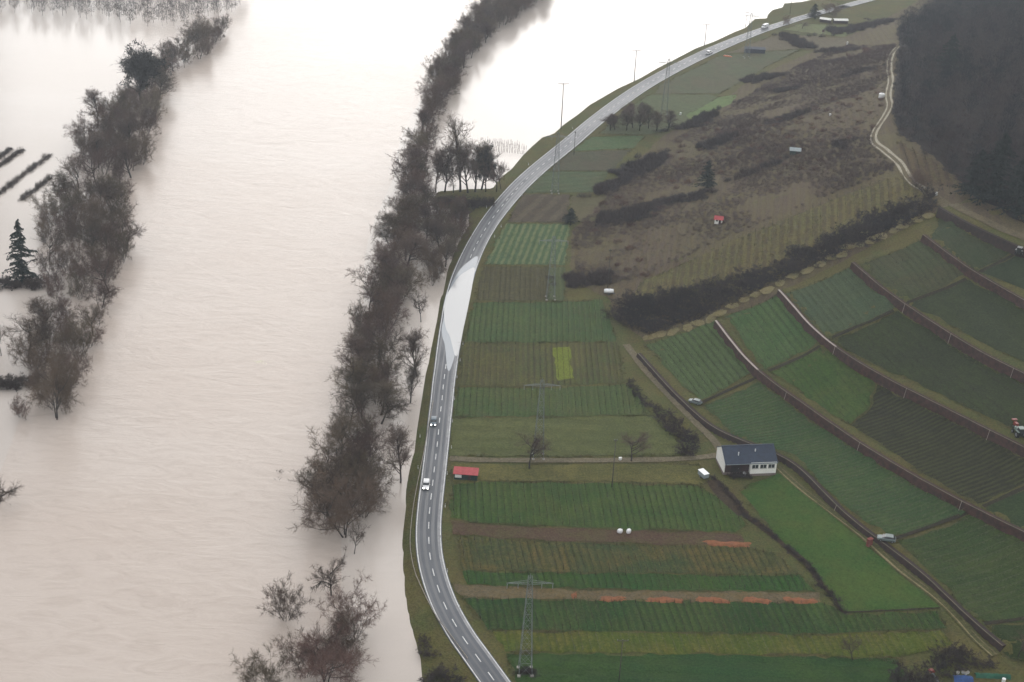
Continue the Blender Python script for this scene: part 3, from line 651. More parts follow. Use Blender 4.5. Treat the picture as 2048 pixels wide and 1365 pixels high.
o = sheet('wet_film', _fl, M_film, ROAD_Z+0.02, 3.0, 0.25, zfun=lambda x, y: np.zeros(len(x)))
tag(o, 'thin bluish film of water at the ends of the road puddle', 'puddle', kind='structure')
o = sheet('standing_water', chaik(PUDDLE), M_pud, ROAD_Z+0.03, 3.0, 0.15, zfun=lambda x, y: np.zeros(len(x)))
tag(o, 'pale sheet of flood water standing across the road', 'puddle', kind='structure')

# ---------------------------------------------------------------- fields
def FM(name, a, b_, **kw): return field_mat(name, fc(*a), fc(*b_), **kw)
soilrow = fc(52, 46, 38)
FIELD_SPEC = {
 # key: (object name, label, tone 1, tone 2, rows)
 'near_meadow': ('meadow', 'smooth dark green meadow along the bottom edge', (42, 76, 44), (58, 84, 42), dict(patch=0.03, ang=90, spacing=5, amt=0.25, rowc=fc(60, 74, 48))),
 'grass_strip': ('vineyard_plot', 'yellow green strip of grass and vines above the smooth meadow', (78, 98, 40), (108, 106, 58), dict(ang=9, spacing=1.9, amt=0.45)),
 'vine_a': ('vineyard_plot', 'deep green vineyard plot below the orange soil heaps', (46, 80, 44), (70, 92, 50), dict(patch=0.05, c3=fc(64, 66, 46), ang=9, spacing=1.9, amt=0.5)),
 'soil_track': ('soil_track', 'bare earth track carrying the row of orange heaps', (96, 88, 76), (104, 92, 66), dict(patch=0.15, c3=fc(120, 116, 106))),
 'vine_b2': ('vineyard_plot', 'bright green vineyard strip just above the heap track', (46, 86, 42), (66, 94, 46), dict(patch=0.05, c3=fc(66, 72, 48), ang=9.5, spacing=1.9, amt=0.4)),
 'vine_b1': ('vineyard_plot', 'olive vineyard plot between purple soil strip and bright strip', (66, 86, 58), (104, 94, 60), dict(patch=0.07, ang=9.5, spacing=1.9, amt=0.45)),
 'soil_strip': ('soil_strip', 'strip of dug purple brown soil between two vineyard plots', (92, 74, 70), (88, 84, 62), dict(patch=0.12, c3=fc(76, 50, 50))),
 'vine_c': ('vineyard_plot', 'green vineyard plot below the olive grass by the farm lane', (60, 90, 48), (80, 100, 54), dict(patch=0.05, c3=fc(72, 80, 50), ang=4, spacing=1.9, amt=0.45)),
 'grass_d': ('meadow', 'olive grass strip just below the farm lane', (88, 92, 58), (106, 104, 66), dict(patch=0.06)),
 'olive_e': ('meadow', 'olive meadow with faint cross lines just above the farm lane', (88, 98, 64), (98, 104, 70), dict(ang=90, spacing=6.5, amt=0.25)),
 'vine_f': ('vineyard_plot', 'blue green vineyard band around the middle pylon', (72, 96, 60), (88, 102, 64), dict(patch=0.05, c3=fc(84, 84, 60), ang=1, spacing=1.9, amt=0.4)),
 'brown_g': ('vineyard_plot', 'brownish vineyard plot left of the yellow green patch', (76, 90, 58), (96, 98, 62), dict(patch=0.05, c3=fc(84, 80, 60), ang=1, spacing=1.9, amt=0.5, rowc=fc(70, 62, 54))),
 'yellow_patch': ('catch_crop', 'small bright yellow green crop patch in the brownish plot', (112, 128, 52), (122, 134, 62), dict(patch=0.2)),
 'vine_h': ('vineyard_plot', 'cool green vineyard plot beside the flooded road', (68, 96, 62), (84, 102, 66), dict(patch=0.05, c3=fc(80, 82, 60), ang=0, spacing=1.9, amt=0.5)),
 'brown_i': ('ploughed_field', 'brown ploughed field beside the upper end of the flooded road', (82, 80, 62), (90, 90, 66), dict(ang=0, spacing=1.8, amt=0.4)),
 'strip_i2': ('vineyard_plot', 'narrow grassy vine strip under the upper pylon', (84, 96, 70), (92, 104, 74), dict(ang=0, spacing=1.8, amt=0.4)),
 'row_j': ('vegetable_field', 'green field with wide pale rows above the brown field', (72, 96, 72), (80, 104, 74), dict(ang=-8, spacing=2.6, amt=0.75, rowc=fc(118, 128, 98))),
 'brown_k': ('ploughed_field', 'dark brown field with a few pale lines beside the curve', (80, 74, 68), (84, 76, 68), dict(ang=-20, spacing=6.5, amt=0.3, rowc=fc(120, 114, 100))),
 'olive_k2': ('fallow_field', 'olive fallow field right of the dark brown field', (94, 94, 74), (98, 92, 72), {}),
 'green_l': ('meadow', 'green plot above the dark brown field', (80, 98, 74), (90, 94, 74), dict(ang=-70, spacing=5, amt=0.3)),
 'dark_m': ('ploughed_field', 'dull brown green plot below the upper green plot', (82, 88, 74), (88, 84, 74), {}),
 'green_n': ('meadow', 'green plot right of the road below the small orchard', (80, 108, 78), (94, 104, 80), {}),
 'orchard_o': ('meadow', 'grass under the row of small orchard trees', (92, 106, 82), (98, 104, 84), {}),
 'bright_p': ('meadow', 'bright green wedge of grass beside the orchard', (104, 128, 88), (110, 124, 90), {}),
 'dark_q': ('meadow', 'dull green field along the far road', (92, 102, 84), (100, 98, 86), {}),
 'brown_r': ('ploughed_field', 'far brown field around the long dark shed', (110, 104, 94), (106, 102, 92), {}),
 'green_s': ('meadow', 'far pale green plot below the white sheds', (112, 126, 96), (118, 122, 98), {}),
 'meadow_m': ('meadow', 'bright green sloping meadow below the house', (50, 88, 42), (72, 96, 46), dict(patch=0.03, c3=fc(78, 88, 46))),
 'plot_p1': ('vineyard_plot', 'striped hillside vineyard plot with the parked pale car below', (78, 98, 66), (84, 104, 70), dict(ang=16, spacing=2.2, amt=0.5)),
 'plot_p2': ('vineyard_plot', 'striped hillside plot between the two pale topped walls', (70, 100, 62), (82, 104, 68), dict(ang=13, spacing=2.2, amt=0.4)),
 'plot_p3': ('vineyard_plot', 'plain grey green hillside plot right of the pale wall top', (72, 90, 72), (78, 92, 72), dict(ang=13, spacing=2.2, amt=0.15)),
 'plot_p4': ('vineyard_plot', 'grey olive hillside plot fourth up the slope', (72, 84, 62), (78, 80, 62), dict(ang=13, spacing=2.2, amt=0.2)),
 'plot_p5': ('vineyard_plot', 'topmost narrow hillside plot below the hill road', (62, 76, 58), (68, 72, 56), dict(ang=13, spacing=2.2, amt=0.2)),
 'plot_q1': ('vineyard_plot', 'long speckled green hillside plot above the house', (62, 90, 60), (76, 96, 62), dict(patch=0.09, ang=-69, spacing=1.4, amt=0.25)),
 'plot_q2': ('vineyard_plot', 'bright mottled green plot between the lower hillside walls', (62, 90, 46), (78, 94, 52), dict(patch=0.09)),
 'plot_q2b': ('vineyard_plot', 'dark turned vineyard plot with strong rows on the slope', (50, 52, 44), (56, 60, 44), dict(ang=-69, spacing=1.7, amt=0.7, rowc=fc(76, 82, 56))),
 'plot_q3': ('vineyard_plot', 'dark speckled hillside plot above the third wall', (54, 62, 46), (60, 72, 46), dict(patch=0.08)),
 'plot_q4': ('vineyard_plot', 'dark green brown hillside plot above the fourth wall', (56, 66, 50), (62, 72, 50), dict(patch=0.08, ang=20, spacing=9, amt=0.25)),
 'plot_q5': ('vineyard_plot', 'small dark hillside plot at the right edge by the upper tractor', (50, 62, 48), (56, 68, 50), {}),
 'plot_r1': ('vineyard_plot', 'large olive green sloping plot in the lower right corner', (56, 78, 46), (72, 86, 52), dict(patch=0.05, ang=-69, spacing=3.5, amt=0.15)),
 'plot_r2': ('vineyard_plot', 'dark green wedge of slope at the right edge', (50, 68, 46), (56, 72, 46), {}),
 'plot_r3': ('meadow', 'dark green grass at the right edge near the lone tree', (46, 66, 40), (54, 68, 40), {}),
 'fallow_slope': ('fallow_field', 'striped olive fallow vineyard just above the dark shrub belt', (100, 102, 70), (110, 104, 72), dict(patch=0.06, c3=fc(86, 78, 66), ang=-9, spacing=2.9, amt=0.6, rowc=fc(74, 64, 58))),
 'steep_fallow': ('fallow_field', 'small striped brown fallow plot right of the hill track', (98, 88, 68), (90, 78, 64), dict(patch=0.1, ang=-7, spacing=2.9, amt=0.6, rowc=fc(66, 54, 52))),
 'wood_floor': ('wood_floor', 'dark leaf litter floor under the wood on the upper right', (56, 50, 52), (50, 46, 50), dict(patch=0.05, c3=fc(40, 38, 42))),
 'scrub_land': ('hillside', 'brown scrubby hillside of abandoned vineyards below the wood', (96, 86, 78), (100, 96, 74), dict(patch=0.03, c3=fc(80, 66, 68), ang=-9, spacing=3.2, amt=0.3, rowc=fc(108, 102, 76))),
}
for key, (nm, lab, a_, b_, kw) in FIELD_SPEC.items():
    m = FM(nm+'_'+key, a_, b_, **kw)
    off = {'yellow_patch': 0.2, 'bright_p': 0.2, 'scrub_land': 0.07, 'fallow_slope': 0.17, 'steep_fallow': 0.17, 'wood_floor': 0.17}.get(key, 0.12)
    o = sheet(nm, FIELDS[key], m, off, 4.5 if key == 'scrub_land' else 2.5, 0.7)
    tag(o, lab, nm.replace('_', ' '), kind='structure')

# ---------------------------------------------------------------- lanes and tracks
def ribbon(name, pts, width, mat, off, parent=None, step=2.0, lateral=0.0, wob=0.15, nacross=3):
    C_ = resample(pts, step)
    t = np.gradient(C_, axis=0); t /= np.linalg.norm(t, axis=1)[:, None]
    nrm = np.stack([t[:, 1], -t[:, 0]], 1)
    wv = width/2+wob*np.convolve(rng.standard_normal(len(C_)+4), np.ones(5)/5, 'valid')
    rows = []
    for k in range(nacross):
        q = C_+nrm*(lateral+(2*k/(nacross-1)-1)*wv)[:, None]
        rows.append(np.c_[q, hz(q[:, 0], q[:, 1])+off])
    n = len(C_); V = np.vstack(rows); F = []
    for k in range(nacross-1):
        F += [(k*n+i, (k+1)*n+i, (k+1)*n+i+1, k*n+i+1) for i in range(n-1)]
    return link(name, mesh_np(name, V, F, mat, smooth=True), parent)

M_lane = FM('lane_gravel', (112, 108, 98), (124, 118, 106), patch=0.1)
M_rut = FM('pale_rut', (168, 166, 164), (186, 184, 182), patch=0.2)
M_dark = FM('mossy_path', (52, 52, 46), (64, 58, 52), patch=0.3)
M_soil = FM('dark_soil', (66, 58, 54), (78, 68, 60), patch=0.2)
o = ribbon('farm_lane', PATHS['farm_lane'], 2.6, M_lane, 0.2)
tag(o, 'grey farm lane running from the road to the house and on uphill', 'lane', kind='structure')
for i, pth in enumerate(PATHS['foot']):
    o = ribbon('footpath', pth, 1.3, M_dark, 0.22, step=1.2)
    tag(o, ['dark path climbing beside the parked pale car', 'dark path between second and third hillside plots', 'dark path below the plain grey green plot', 'dark path below the grey olive plot', 'dark path below the topmost plot to the tractor',
            'dark path climbing from the pale pickup to the wall', 'dark path at the right edge below the strong rows', 'dark path across the lower right corner plot'][i], 'path', kind='structure')
ml = ribbon('grass_lane', PATHS['meadow_lane'], 3.0, FM('lane_grass', (84, 88, 62), (98, 98, 68), patch=0.2), 0.2)
tag(ml, 'grassy lane at the foot of the lowest vineyard wall', 'lane', kind='structure')
ribbon('wheel_rut', PATHS['meadow_lane'], 0.45, FM('rut_worn', (132, 126, 104), (146, 138, 116), patch=0.2), 0.26, ml, lateral=0.9)
ribbon('wheel_rut', PATHS['meadow_lane'], 0.35, FM('rut_faint', (108, 104, 84), (116, 112, 92), patch=0.2), 0.26, ml, lateral=-0.5)
o = ribbon('dirt_lane', PATHS['spur'], 4.0, M_soil, 0.2)
tag(o, 'short dark earth lane below the house', 'lane', kind='structure')
hr = ribbon('hill_road', PATHS['hill_road'], 3.4, FM('hill_road_verge', (104, 98, 86), (116, 108, 92), patch=0.1), 0.25)
tag(hr, 'pale two rut track winding along the wood edge', 'track', kind='structure')
ribbon('wheel_rut', PATHS['hill_road'][5:], 0.85, M_rut, 0.32, hr, lateral=1.0)
ribbon('wheel_rut', PATHS['hill_road'][5:], 0.7, M_rut, 0.32, hr, lateral=-1.0)
o = ribbon('ditch', PATHS['ditch'][:10], 1.6, M_soil, 0.16, step=1.5, wob=0.5)
tag(o, 'dark ditch between the vineyards and the bright green meadow', 'ditch', kind='structure')
o = ribbon('ditch', PATHS['ditch'][9:], 0.5, M_dark, 0.2, step=1.5, wob=0.1)
tag(o, 'thin dark boundary furrow along the bottom of the bright meadow', 'ditch', kind='structure')

# ---------------------------------------------------------------- terrace walls
M_wall = simple('red_sandstone', lin((86, 62, 56), G), lin((60, 48, 44), G), 0.9, 0.8, 0.2, bump=0.6)
M_wall2 = simple('mossy_wall', lin((70, 56, 52), G), lin((52, 46, 44), G), 0.9, 0.8, 0.2, bump=0.6)
M_cope = simple('wall_coping', lin((116, 106, 92), G), lin((92, 88, 72), G), 0.8, 0.5)
M_copel = simple('pale_coping', lin((186, 176, 166), G), lin((166, 156, 148), G), 0.8, 0.5)
wl_label = ['dark lowest terrace wall curving behind the house', 'red brown terrace wall with a pale top, second up the slope', 'red brown terrace wall with a pale upper end, third up', 'long dark red terrace wall, fourth up the slope', 'short terrace wall below the uppermost plot', 'brown bank wall just below the hill road']
for wi, (w_, H_) in enumerate(WALLS):
    C_ = resample(w_, 3.0)
    t = np.gradient(C_, axis=0); t /= np.linalg.norm(t, axis=1)[:, None]
    up = np.stack([-t[:, 1], t[:, 0]], 1)
    zb = hz(C_[:, 0]-up[:, 0]*1.3, C_[:, 1]-up[:, 1]*1.3)-0.4
    zt = hz(C_[:, 0]+up[:, 0]*1.0, C_[:, 1]+up[:, 1]*1.0)+0.12
    zt = np.maximum(zt, zb+0.6)+0.03*rng.standard_normal(len(C_))
    zt = np.convolve(np.pad(zt, 4, mode='edge'), np.ones(9)/9, 'valid')
    prof = [(-1.25, zb), (-0.70, zt), (0.55, zt), (0.75, zb)]
    root = empty('terrace_wall', (float(C_[0, 0]), float(C_[0, 1]), float(zb[0])))
    tag(root, wl_label[wi], 'wall', 'terrace walls of the vineyard slope')
    org = np.array(root.location)
    def wall_mesh(name, prof, mat):
        V = np.vstack([np.c_[C_+up*d, z] for d, z in prof])-org; n = len(C_); m_ = len(prof); F = []
        for k in range(m_):
            k2 = (k+1) % m_
            F += [(k*n+i, k*n+i+1, k2*n+i+1, k2*n+i) for i in range(n-1)]
        F += [tuple(k*n for k in range(m_)), tuple(k*n+n-1 for k in reversed(range(m_)))]
        me = mesh_np(name, V, F, mat)
        bm = bmesh.new(); bm.from_mesh(me); bmesh.ops.recalc_face_normals(bm, faces=bm.faces); bm.to_mesh(me); bm.free()
        return link(name, me, root)
    wall_mesh('wall_face', prof, M_wall2 if wi in (0, 5) else M_wall)
    if wi != 5:
        nl = {1: 12, 2: 14}.get(wi, 0)
        full_C, full_up, fzt = C_, up, zt
        for (i0, i1, mt, wd) in ((0, nl, M_copel, 0.65), (nl, len(C_), M_cope, 0.28)):
            if i1-i0 < 2: continue
            i1 = min(len(full_C), i1+1)
            C_, up = full_C[i0:i1], full_up[i0:i1]; z = fzt[i0:i1]
            wall_mesh('coping', [(-0.72, z-0.02), (-0.72, z+0.10), (-0.72+wd, z+0.10), (-0.72+wd, z-0.02)], mt)
        # white drain posts let into the face
        C_, up = full_C, full_up
        if wi in (0, 1, 2, 3):
            for fi in ((0.33, 0.55, 0.8) if wi else (0.62,)):
                i = int(len(C_)*fi)
                p0 = np.r_[C_[i]-up[i]*1.45, zb[i]+0.3]-org; p1 = np.r_[C_[i]-up[i]*0.85, zt[i]+0.3]-org
                MB().tube(p0, p1, 0.06, n=5).build('drain_pipe', M_copel, root)
# ---------------------------------------------------------------- trees
M_bark = simple('bark', (0.060, 0.052, 0.046, 1), (0.038, 0.033, 0.030, 1), 0.9, 6, 0.1, obj_random=0.25)
M_twig = simple('winter_twigs', (0.118, 0.088, 0.070, 1), (0.082, 0.061, 0.050, 1), 0.95, 0.3, 0.05, obj_random=0.28)
M_twigw = simple('willow_twigs', (0.132, 0.094, 0.070, 1), (0.092, 0.066, 0.052, 1), 0.95, 0.3, 0.05, obj_random=0.28)
M_needle = simple('needles', (0.026, 0.036, 0.031, 1), (0.016, 0.023, 0.022, 1), 0.9, 0.5, 0.1, obj_random=0.25)
M_ivy = simple('ivy_clumps', (0.055, 0.052, 0.046, 1), (0.035, 0.036, 0.034, 1), 0.9, 0.5, 0.1, obj_random=0.2)

class Segs:
    """Branches gathered as tapered prisms (thick) or flat slivers (twigs)."""
    def __init__(self): self.A, self.B, self.ra, self.rb = [], [], [], []
    def add(self, a, b, ra, rb): self.A.append(a); self.B.append(b); self.ra.append(ra); self.rb.append(rb)
    def prisms(self, n=4):
        A, B = np.array(self.A), np.array(self.B); ra, rb = np.array(self.ra), np.array(self.rb)
        d = B-A; d /= np.linalg.norm(d, axis=1)[:, None]+1e-9
        h = np.where(np.abs(d[:, 2:3]) < 0.9, np.array([[0, 0, 1.]]), np.array([[1., 0, 0]]))
        u = np.cross(d, h); u /= np.linalg.norm(u, axis=1)[:, None]; w = np.cross(d, u)
        V = []
        for P, r in ((A, ra), (B, rb)):
            for i in range(n):
                t = 2*math.pi*i/n
                V.append(P+(u*math.cos(t)+w*math.sin(t))*r[:, None])
        V = np.stack(V, 1); m = len(A); base = (np.arange(m)*2*n)[:, None]
        F = np.concatenate([base+np.array([[i, (i+1) % n, n+(i+1) % n, n+i]]) for i in range(n)])
        return V.reshape(-1, 3), F
    def slivers(self, g):
        A, B = np.array(self.A), np.array(self.B); ra = np.array(self.ra)
        d = B-A; h = g.standard_normal(d.shape); u = np.cross(d, h); u /= np.linalg.norm(u, axis=1)[:, None]+1e-9
        V = np.stack([A-u*ra[:, None], A+u*ra[:, None], B], 1).reshape(-1, 3)
        return V, np.arange(len(V)).reshape(-1, 3)

def unit(v): return v/(np.linalg.norm(v)+1e-9)

def grow(g, p, d, length, rad, nseg, wiggle, up, sink):
    pts = [p]
    for i in range(nseg):
        d = unit(d+g.standard_normal(3)*wiggle+np.array([0, 0, up]))
        q = p+d*length/nseg
        sink.add(p, q, rad*(1-0.75*i/nseg), rad*(1-0.75*(i+1)/nseg))
        p = q; pts.append(q)
    return np.array(pts), d

KIND = {  # stems, stem height, spread, branch counts (l1,l2,l3,l4), start, angle, up
 'willow':  dict(stems=3, sh=0.55, spread=0.38, n=(7, 7, 6, 11), start=0.30, ang=0.85, up=0.05),
 'upright': dict(stems=1, sh=0.80, spread=0.05, n=(15, 7, 6, 10), start=0.22, ang=0.62, up=0.14),
 'poplar':  dict(stems=1, sh=0.92, spread=0.02, n=(20, 5, 5, 7), start=0.22, ang=0.50, up=0.16),
 'bushy':   dict(stems=8, sh=0.62, spread=0.60, n=(5, 6, 6, 12), start=0.15, ang=0.70, up=0.04),
 'open':    dict(stems=1, sh=0.50, spread=0.06, n=(9, 7, 6, 9), start=0.42, ang=0.95, up=0.07),
 'low':     dict(stems=6, sh=0.60, spread=0.80, n=(4, 6, 5, 7), start=0.08, ang=0.75, up=0.04),
}
def bare_tree(kind, seed, twigw=0.0015):
    k = KIND[kind]; g = np.random.default_rng(seed)
    main, mid, fine = Segs(), Segs(), Segs(); mids = []
    n1, n2, n3, n4 = k['n']
    for s in range(k['stems']):
        a = 2*math.pi*(s+g.random())/k['stems']
        d = unit(np.array([math.cos(a)*k['spread'], math.sin(a)*k['spread'], 1.0])*1.0)
        L0 = k['sh']*(0.8+0.35*g.random())
        r0 = 0.017/math.sqrt(k['stems'])*(0.9+0.3*g.random())
        pts, _ = grow(g, np.array([math.cos(a)*0.004*k['stems'], math.sin(a)*0.004*k['stems'], -0.05]), d, L0, r0, 7, 0.07, 0.03, main)
        for i in range(n1):
            f = k['start']+(1-k['start'])*(i+g.random())/n1
            x = f*7; j = min(int(x), 6); p = pts[j]+(pts[j+1]-pts[j])*(x-j)
            az = g.random()*6.283; ax = unit(pts[j+1]-pts[j])
            side = unit(np.cross(ax, [math.cos(az), math.sin(az), 0.2]))
            dd = unit(ax*math.cos(k['ang'])+side*math.sin(k['ang']))
            taper = 1.15-0.75*f if kind in ('upright', 'poplar') else 1.0
            p1, _ = grow(g, p, dd, (0.20 if kind == 'poplar' else 0.34)*taper*(0.7+0.6*g.random()), r0*0.48, 5, 0.16, k['up'], main)
            for i2 in range(n2):
                f2 = 0.25+0.75*(i2+g.random())/n2; x = f2*5; j2 = min(int(x), 4); q = p1[j2]+(p1[j2+1]-p1[j2])*(x-j2)
                d2 = unit(unit(p1[j2+1]-p1[j2])+g.standard_normal(3)*0.62)
                p2, _ = grow(g, q, d2, 0.15*(0.6+0.7*g.random()), r0*0.19, 3, 0.2, k['up'], mid)
                mids.append(p2)
    M2 = np.repeat(np.array(mids), n3, 0); m_ = len(M2)
    x = (0.15+0.85*g.random(m_))*3; j3 = np.minimum(x.astype(int), 2); ii = np.arange(m_)
    seg = M2[ii, j3+1]-M2[ii, j3]; q3 = M2[ii, j3]+seg*(x-j3)[:, None]
    nz = lambda v: v/(np.linalg.norm(v, axis=1)[:, None]+1e-9)
    d3 = nz(nz(seg)+g.standard_normal((m_, 3))*0.7+[0, 0, k['up']])
    e3 = q3+d3*(0.085*(0.6+0.8*g.random(m_)))[:, None]
    q4 = np.repeat(q3, n4, 0)+np.repeat(e3-q3, n4, 0)*g.random((m_*n4, 1))
    e4 = q4+nz(np.repeat(d3, n4, 0)+g.standard_normal((m_*n4, 3))*0.75+[0, 0, k['up']])*(0.058*(0.5+g.random((m_*n4, 1))))
    fine.A = np.vstack([q3, q4]); fine.B = np.vstack([e3, e4]); fine.ra = np.r_[np.full(m_, twigw), np.full(m_*n4, twigw*0.85)]
    Vm, Fm = main.prisms(5); Vd, Fd = mid.prisms(3); Vf, Ff = fine.slivers(g)
    return normalise(Vm, Fm, Vd, Fd, Vf, Ff)

def normalise(Vm, Fm, Vd, Fd, Vf, Ff):
    top = np.percentile(Vf[:, 2], 99.7)
    cx, cy = np.median(Vf[:, 0]), np.median(Vf[:, 1])
    wid = (np.percentile(Vf[:, 0], 97)-np.percentile(Vf[:, 0], 3)+np.percentile(Vf[:, 1], 97)-np.percentile(Vf[:, 1], 3))/2
    s = np.array([1/wid, 1/wid, 1/top])
    return [(Vm*s, Fm), (Vd*s, Fd), (Vf*s, Ff)]

def join_tri(parts):
    V, F, k = [], [], 0
    for v, f in parts:
        if f.shape[1] == 4: f = np.concatenate([f[:, [0, 1, 2]], f[:, [0, 2, 3]]])
        V.append(v); F.append(f+k); k += len(v)
    return np.vstack(V), np.vstack(F)

def spruce(seed, boughs=90, per=26, dense=1.0):
    g = np.random.default_rng(seed)
    main, fine = Segs(), Segs()
    main.add(np.array([0, 0, -.03]), np.array([0, 0, .5]), .012, .008); main.add(np.array([0, 0, .5]), np.array([0, 0, 1.]), .008, .001)
    for i in range(boughs):
        z = 0.06+0.92*(i+g.random())/boughs
        r = 0.5*(1-z)**0.8*(0.65+0.5*g.random())+0.015; a = g.random()*6.283
        tip = np.array([math.cos(a)*r, math.sin(a)*r, z-0.10*r+0.02*g.standard_normal()]); p0 = np.array([0, 0, z+0.02])
        fine.add(p0, tip, 0.012, 0)
        for j in range(int(per*dense)):
            t = 0.15+0.85*g.random(); q = p0+(tip-p0)*t
            w_ = 0.10*(1.1-t)*min(1, r*3)+0.012
            fine.add(q, q+np.array([g.standard_normal()*w_, g.standard_normal()*w_, -0.022-0.02*g.random()]), 0.013, 0)
    Vm, Fm = main.prisms(6); Vf, Ff = fine.slivers(g)
    return normalise(Vm, Fm, np.zeros((0, 3)), np.zeros((0, 3), int), Vf, Ff)

def ragged(seed):
    g = np.random.default_rng(seed)
    parts = bare_tree('upright', seed+50)
    fine = Segs()
    Vf = parts[2][0]
    pick = g.choice(len(Vf), 160)
    for i in pick:
        c_ = Vf[i]
        if c_[2] < 0.25: continue
        for j in range(26):
            o_ = g.standard_normal(3)*np.array([0.05, 0.05, 0.028])
            fine.add(c_+o_, c_+o_+g.standard_normal(3)*np.array([0.035, 0.035, 0.02]), 0.016, 0)
    Vc, Fc = fine.slivers(g)
    return [parts[0], parts[1], (np.vstack([parts[2][0], Vc]), np.vstack([parts[2][1], Fc+len(parts[2][0])]))]

PROTO = {}
def make_proto(key, parts, mb, mc):
    Vm, Fm = parts[0]
    t = mesh_np('trunk', Vm, Fm, mb, smooth=True)
    V, F = join_tri([p for p in parts[1:] if len(p[0])])
    c = mesh_np('crown', V, F, mc)
    PROTO.setdefault(key, []).append((t, c))
for sd in range(4): make_proto('willow', bare_tree('willow', 10+sd), M_bark, M_twigw)
for sd in range(4): make_proto('upright', bare_tree('upright', 20+sd), M_bark, M_twig)
for sd in range(2): make_proto('poplar', bare_tree('poplar', 30+sd), M_bark, M_twigw)
for sd in range(4): make_proto('bushy', bare_tree('bushy', 40+sd), M_bark, M_twigw)
for sd in range(4): make_proto('open', bare_tree('open', 60+sd, 0.0014), M_bark, M_twig)
for sd in range(3): make_proto('spruce', spruce(70+sd), M_bark, M_needle)
for sd in range(2): make_proto('ragged', ragged(80+sd), M_bark, M_ivy)
def broken(seed):
    g = np.random.default_rng(seed)
    P_ = bare_tree('open', seed, 0.0022)
    main, fine = Segs(), Segs()
    pts, _ = grow(g, np.array([0.02, 0, 0.30]), np.array([-1, 0, 0.35]), 0.35, 0.02, 3, 0.05, 0, main)
    pts2, _ = grow(g, pts[-1], np.array([-1, 0, -0.7]), 0.45, 0.014, 4, 0.08, 0, main)
    for q in list(pts)+list(pts2):
        for j in range(4):
            e_ = q+np.array([g.standard_normal()*0.10-0.08, g.standard_normal()*0.08, -0.28*g.random()])
            main.add(q, e_, 0.008, 0.002)
            for m_ in range(8):
                f_ = q+(e_-q)*g.random(); fine.add(f_, f_+g.standard_normal(3)*0.04, 0.0035, 0)
    V1, F1 = main.prisms(4); V2, F2 = fine.slivers(g)
    return [(np.vstack([P_[0][0], V1]), np.vstack([P_[0][1][:, :4] if P_[0][1].shape[1] == 4 else P_[0][1], F1+len(P_[0][0])]) ), P_[1], (np.vstack([P_[2][0], V2]), np.vstack([P_[2][1], F2+len(P_[2][0])]))]
def broken2(seed):
    P_ = broken(seed)
    return P_
# the prisms of the broken limb have the trunk's side count so that both share one array
_old = Segs.prisms
def _five(self, n=4): return _old(self, 5)
Segs.prisms = _five
make_proto('broken', [(p[0], p[1]) for p in broken2(91)], M_bark, M_twig)
Segs.prisms = _old

n_tree = {}
def plant(name, kind, x, y, h, w, label, group=None, z=None, cat='tree', rz=None, tilt=0.0):
    t, c = random.choice(PROTO[kind]) if rz is None else PROTO[kind][0]
    zz = float(hz(x, y)) if z is None else z
    root = empty(name, (x, y, zz), random.random()*6.283 if rz is None else rz)
    root.rotation_euler[0] = random.gauss(0, 0.04)+tilt
    root.scale = (w, w, h)
    link('trunk', t, root); link('crown', c, root)
    tag(root, label, cat, group)
    return root

for lab, (x, y, h, w, kind) in TREES['lone']:
    nm = {'spruce': 'conifer', 'ragged': 'ivy_tree', 'bushy': 'shrub_tree', 'broken': 'broken_tree', 'poplar': 'birch_tree'}.get(kind, 'bare_tree')
    drowned = hz(x, y) < 0.25
    plant(nm, kind, x, y, h*1.0, w*0.95, lab, None, z=-0.2 if drowned else None, rz=0.0 if kind == 'broken' else None)
for x, y, h, w, kind in TREES['orchard']:
    plant('orchard_tree', kind, x, y, h, w, 'small leafless orchard tree in the group beside the far road', 'small orchard trees beside the far road')

def scatter(poly, dist, seed, tries=40):
    g = np.random.default_rng(seed); P = np.array(poly)
    lo, hi = P.min(0), P.max(0)
    area = (hi-lo).prod(); n = int(area/dist**2*tries/8)+20
    C_ = lo+(hi-lo)*g.random((n, 2)); C_ = C_[inside(C_, P)]
    out, cells = [], {}
    for c_ in C_.tolist():
        a_, b_ = int(c_[0]//dist), int(c_[1]//dist)
        if all((c_[0]-q[0])**2+(c_[1]-q[1])**2 > dist*dist for u in (-1, 0, 1) for v in (-1, 0, 1) for q in cells.get((a_+u, b_+v), ())):
            cells.setdefault((a_, b_), []).append(c_); out.append(c_)
    return np.array(out)

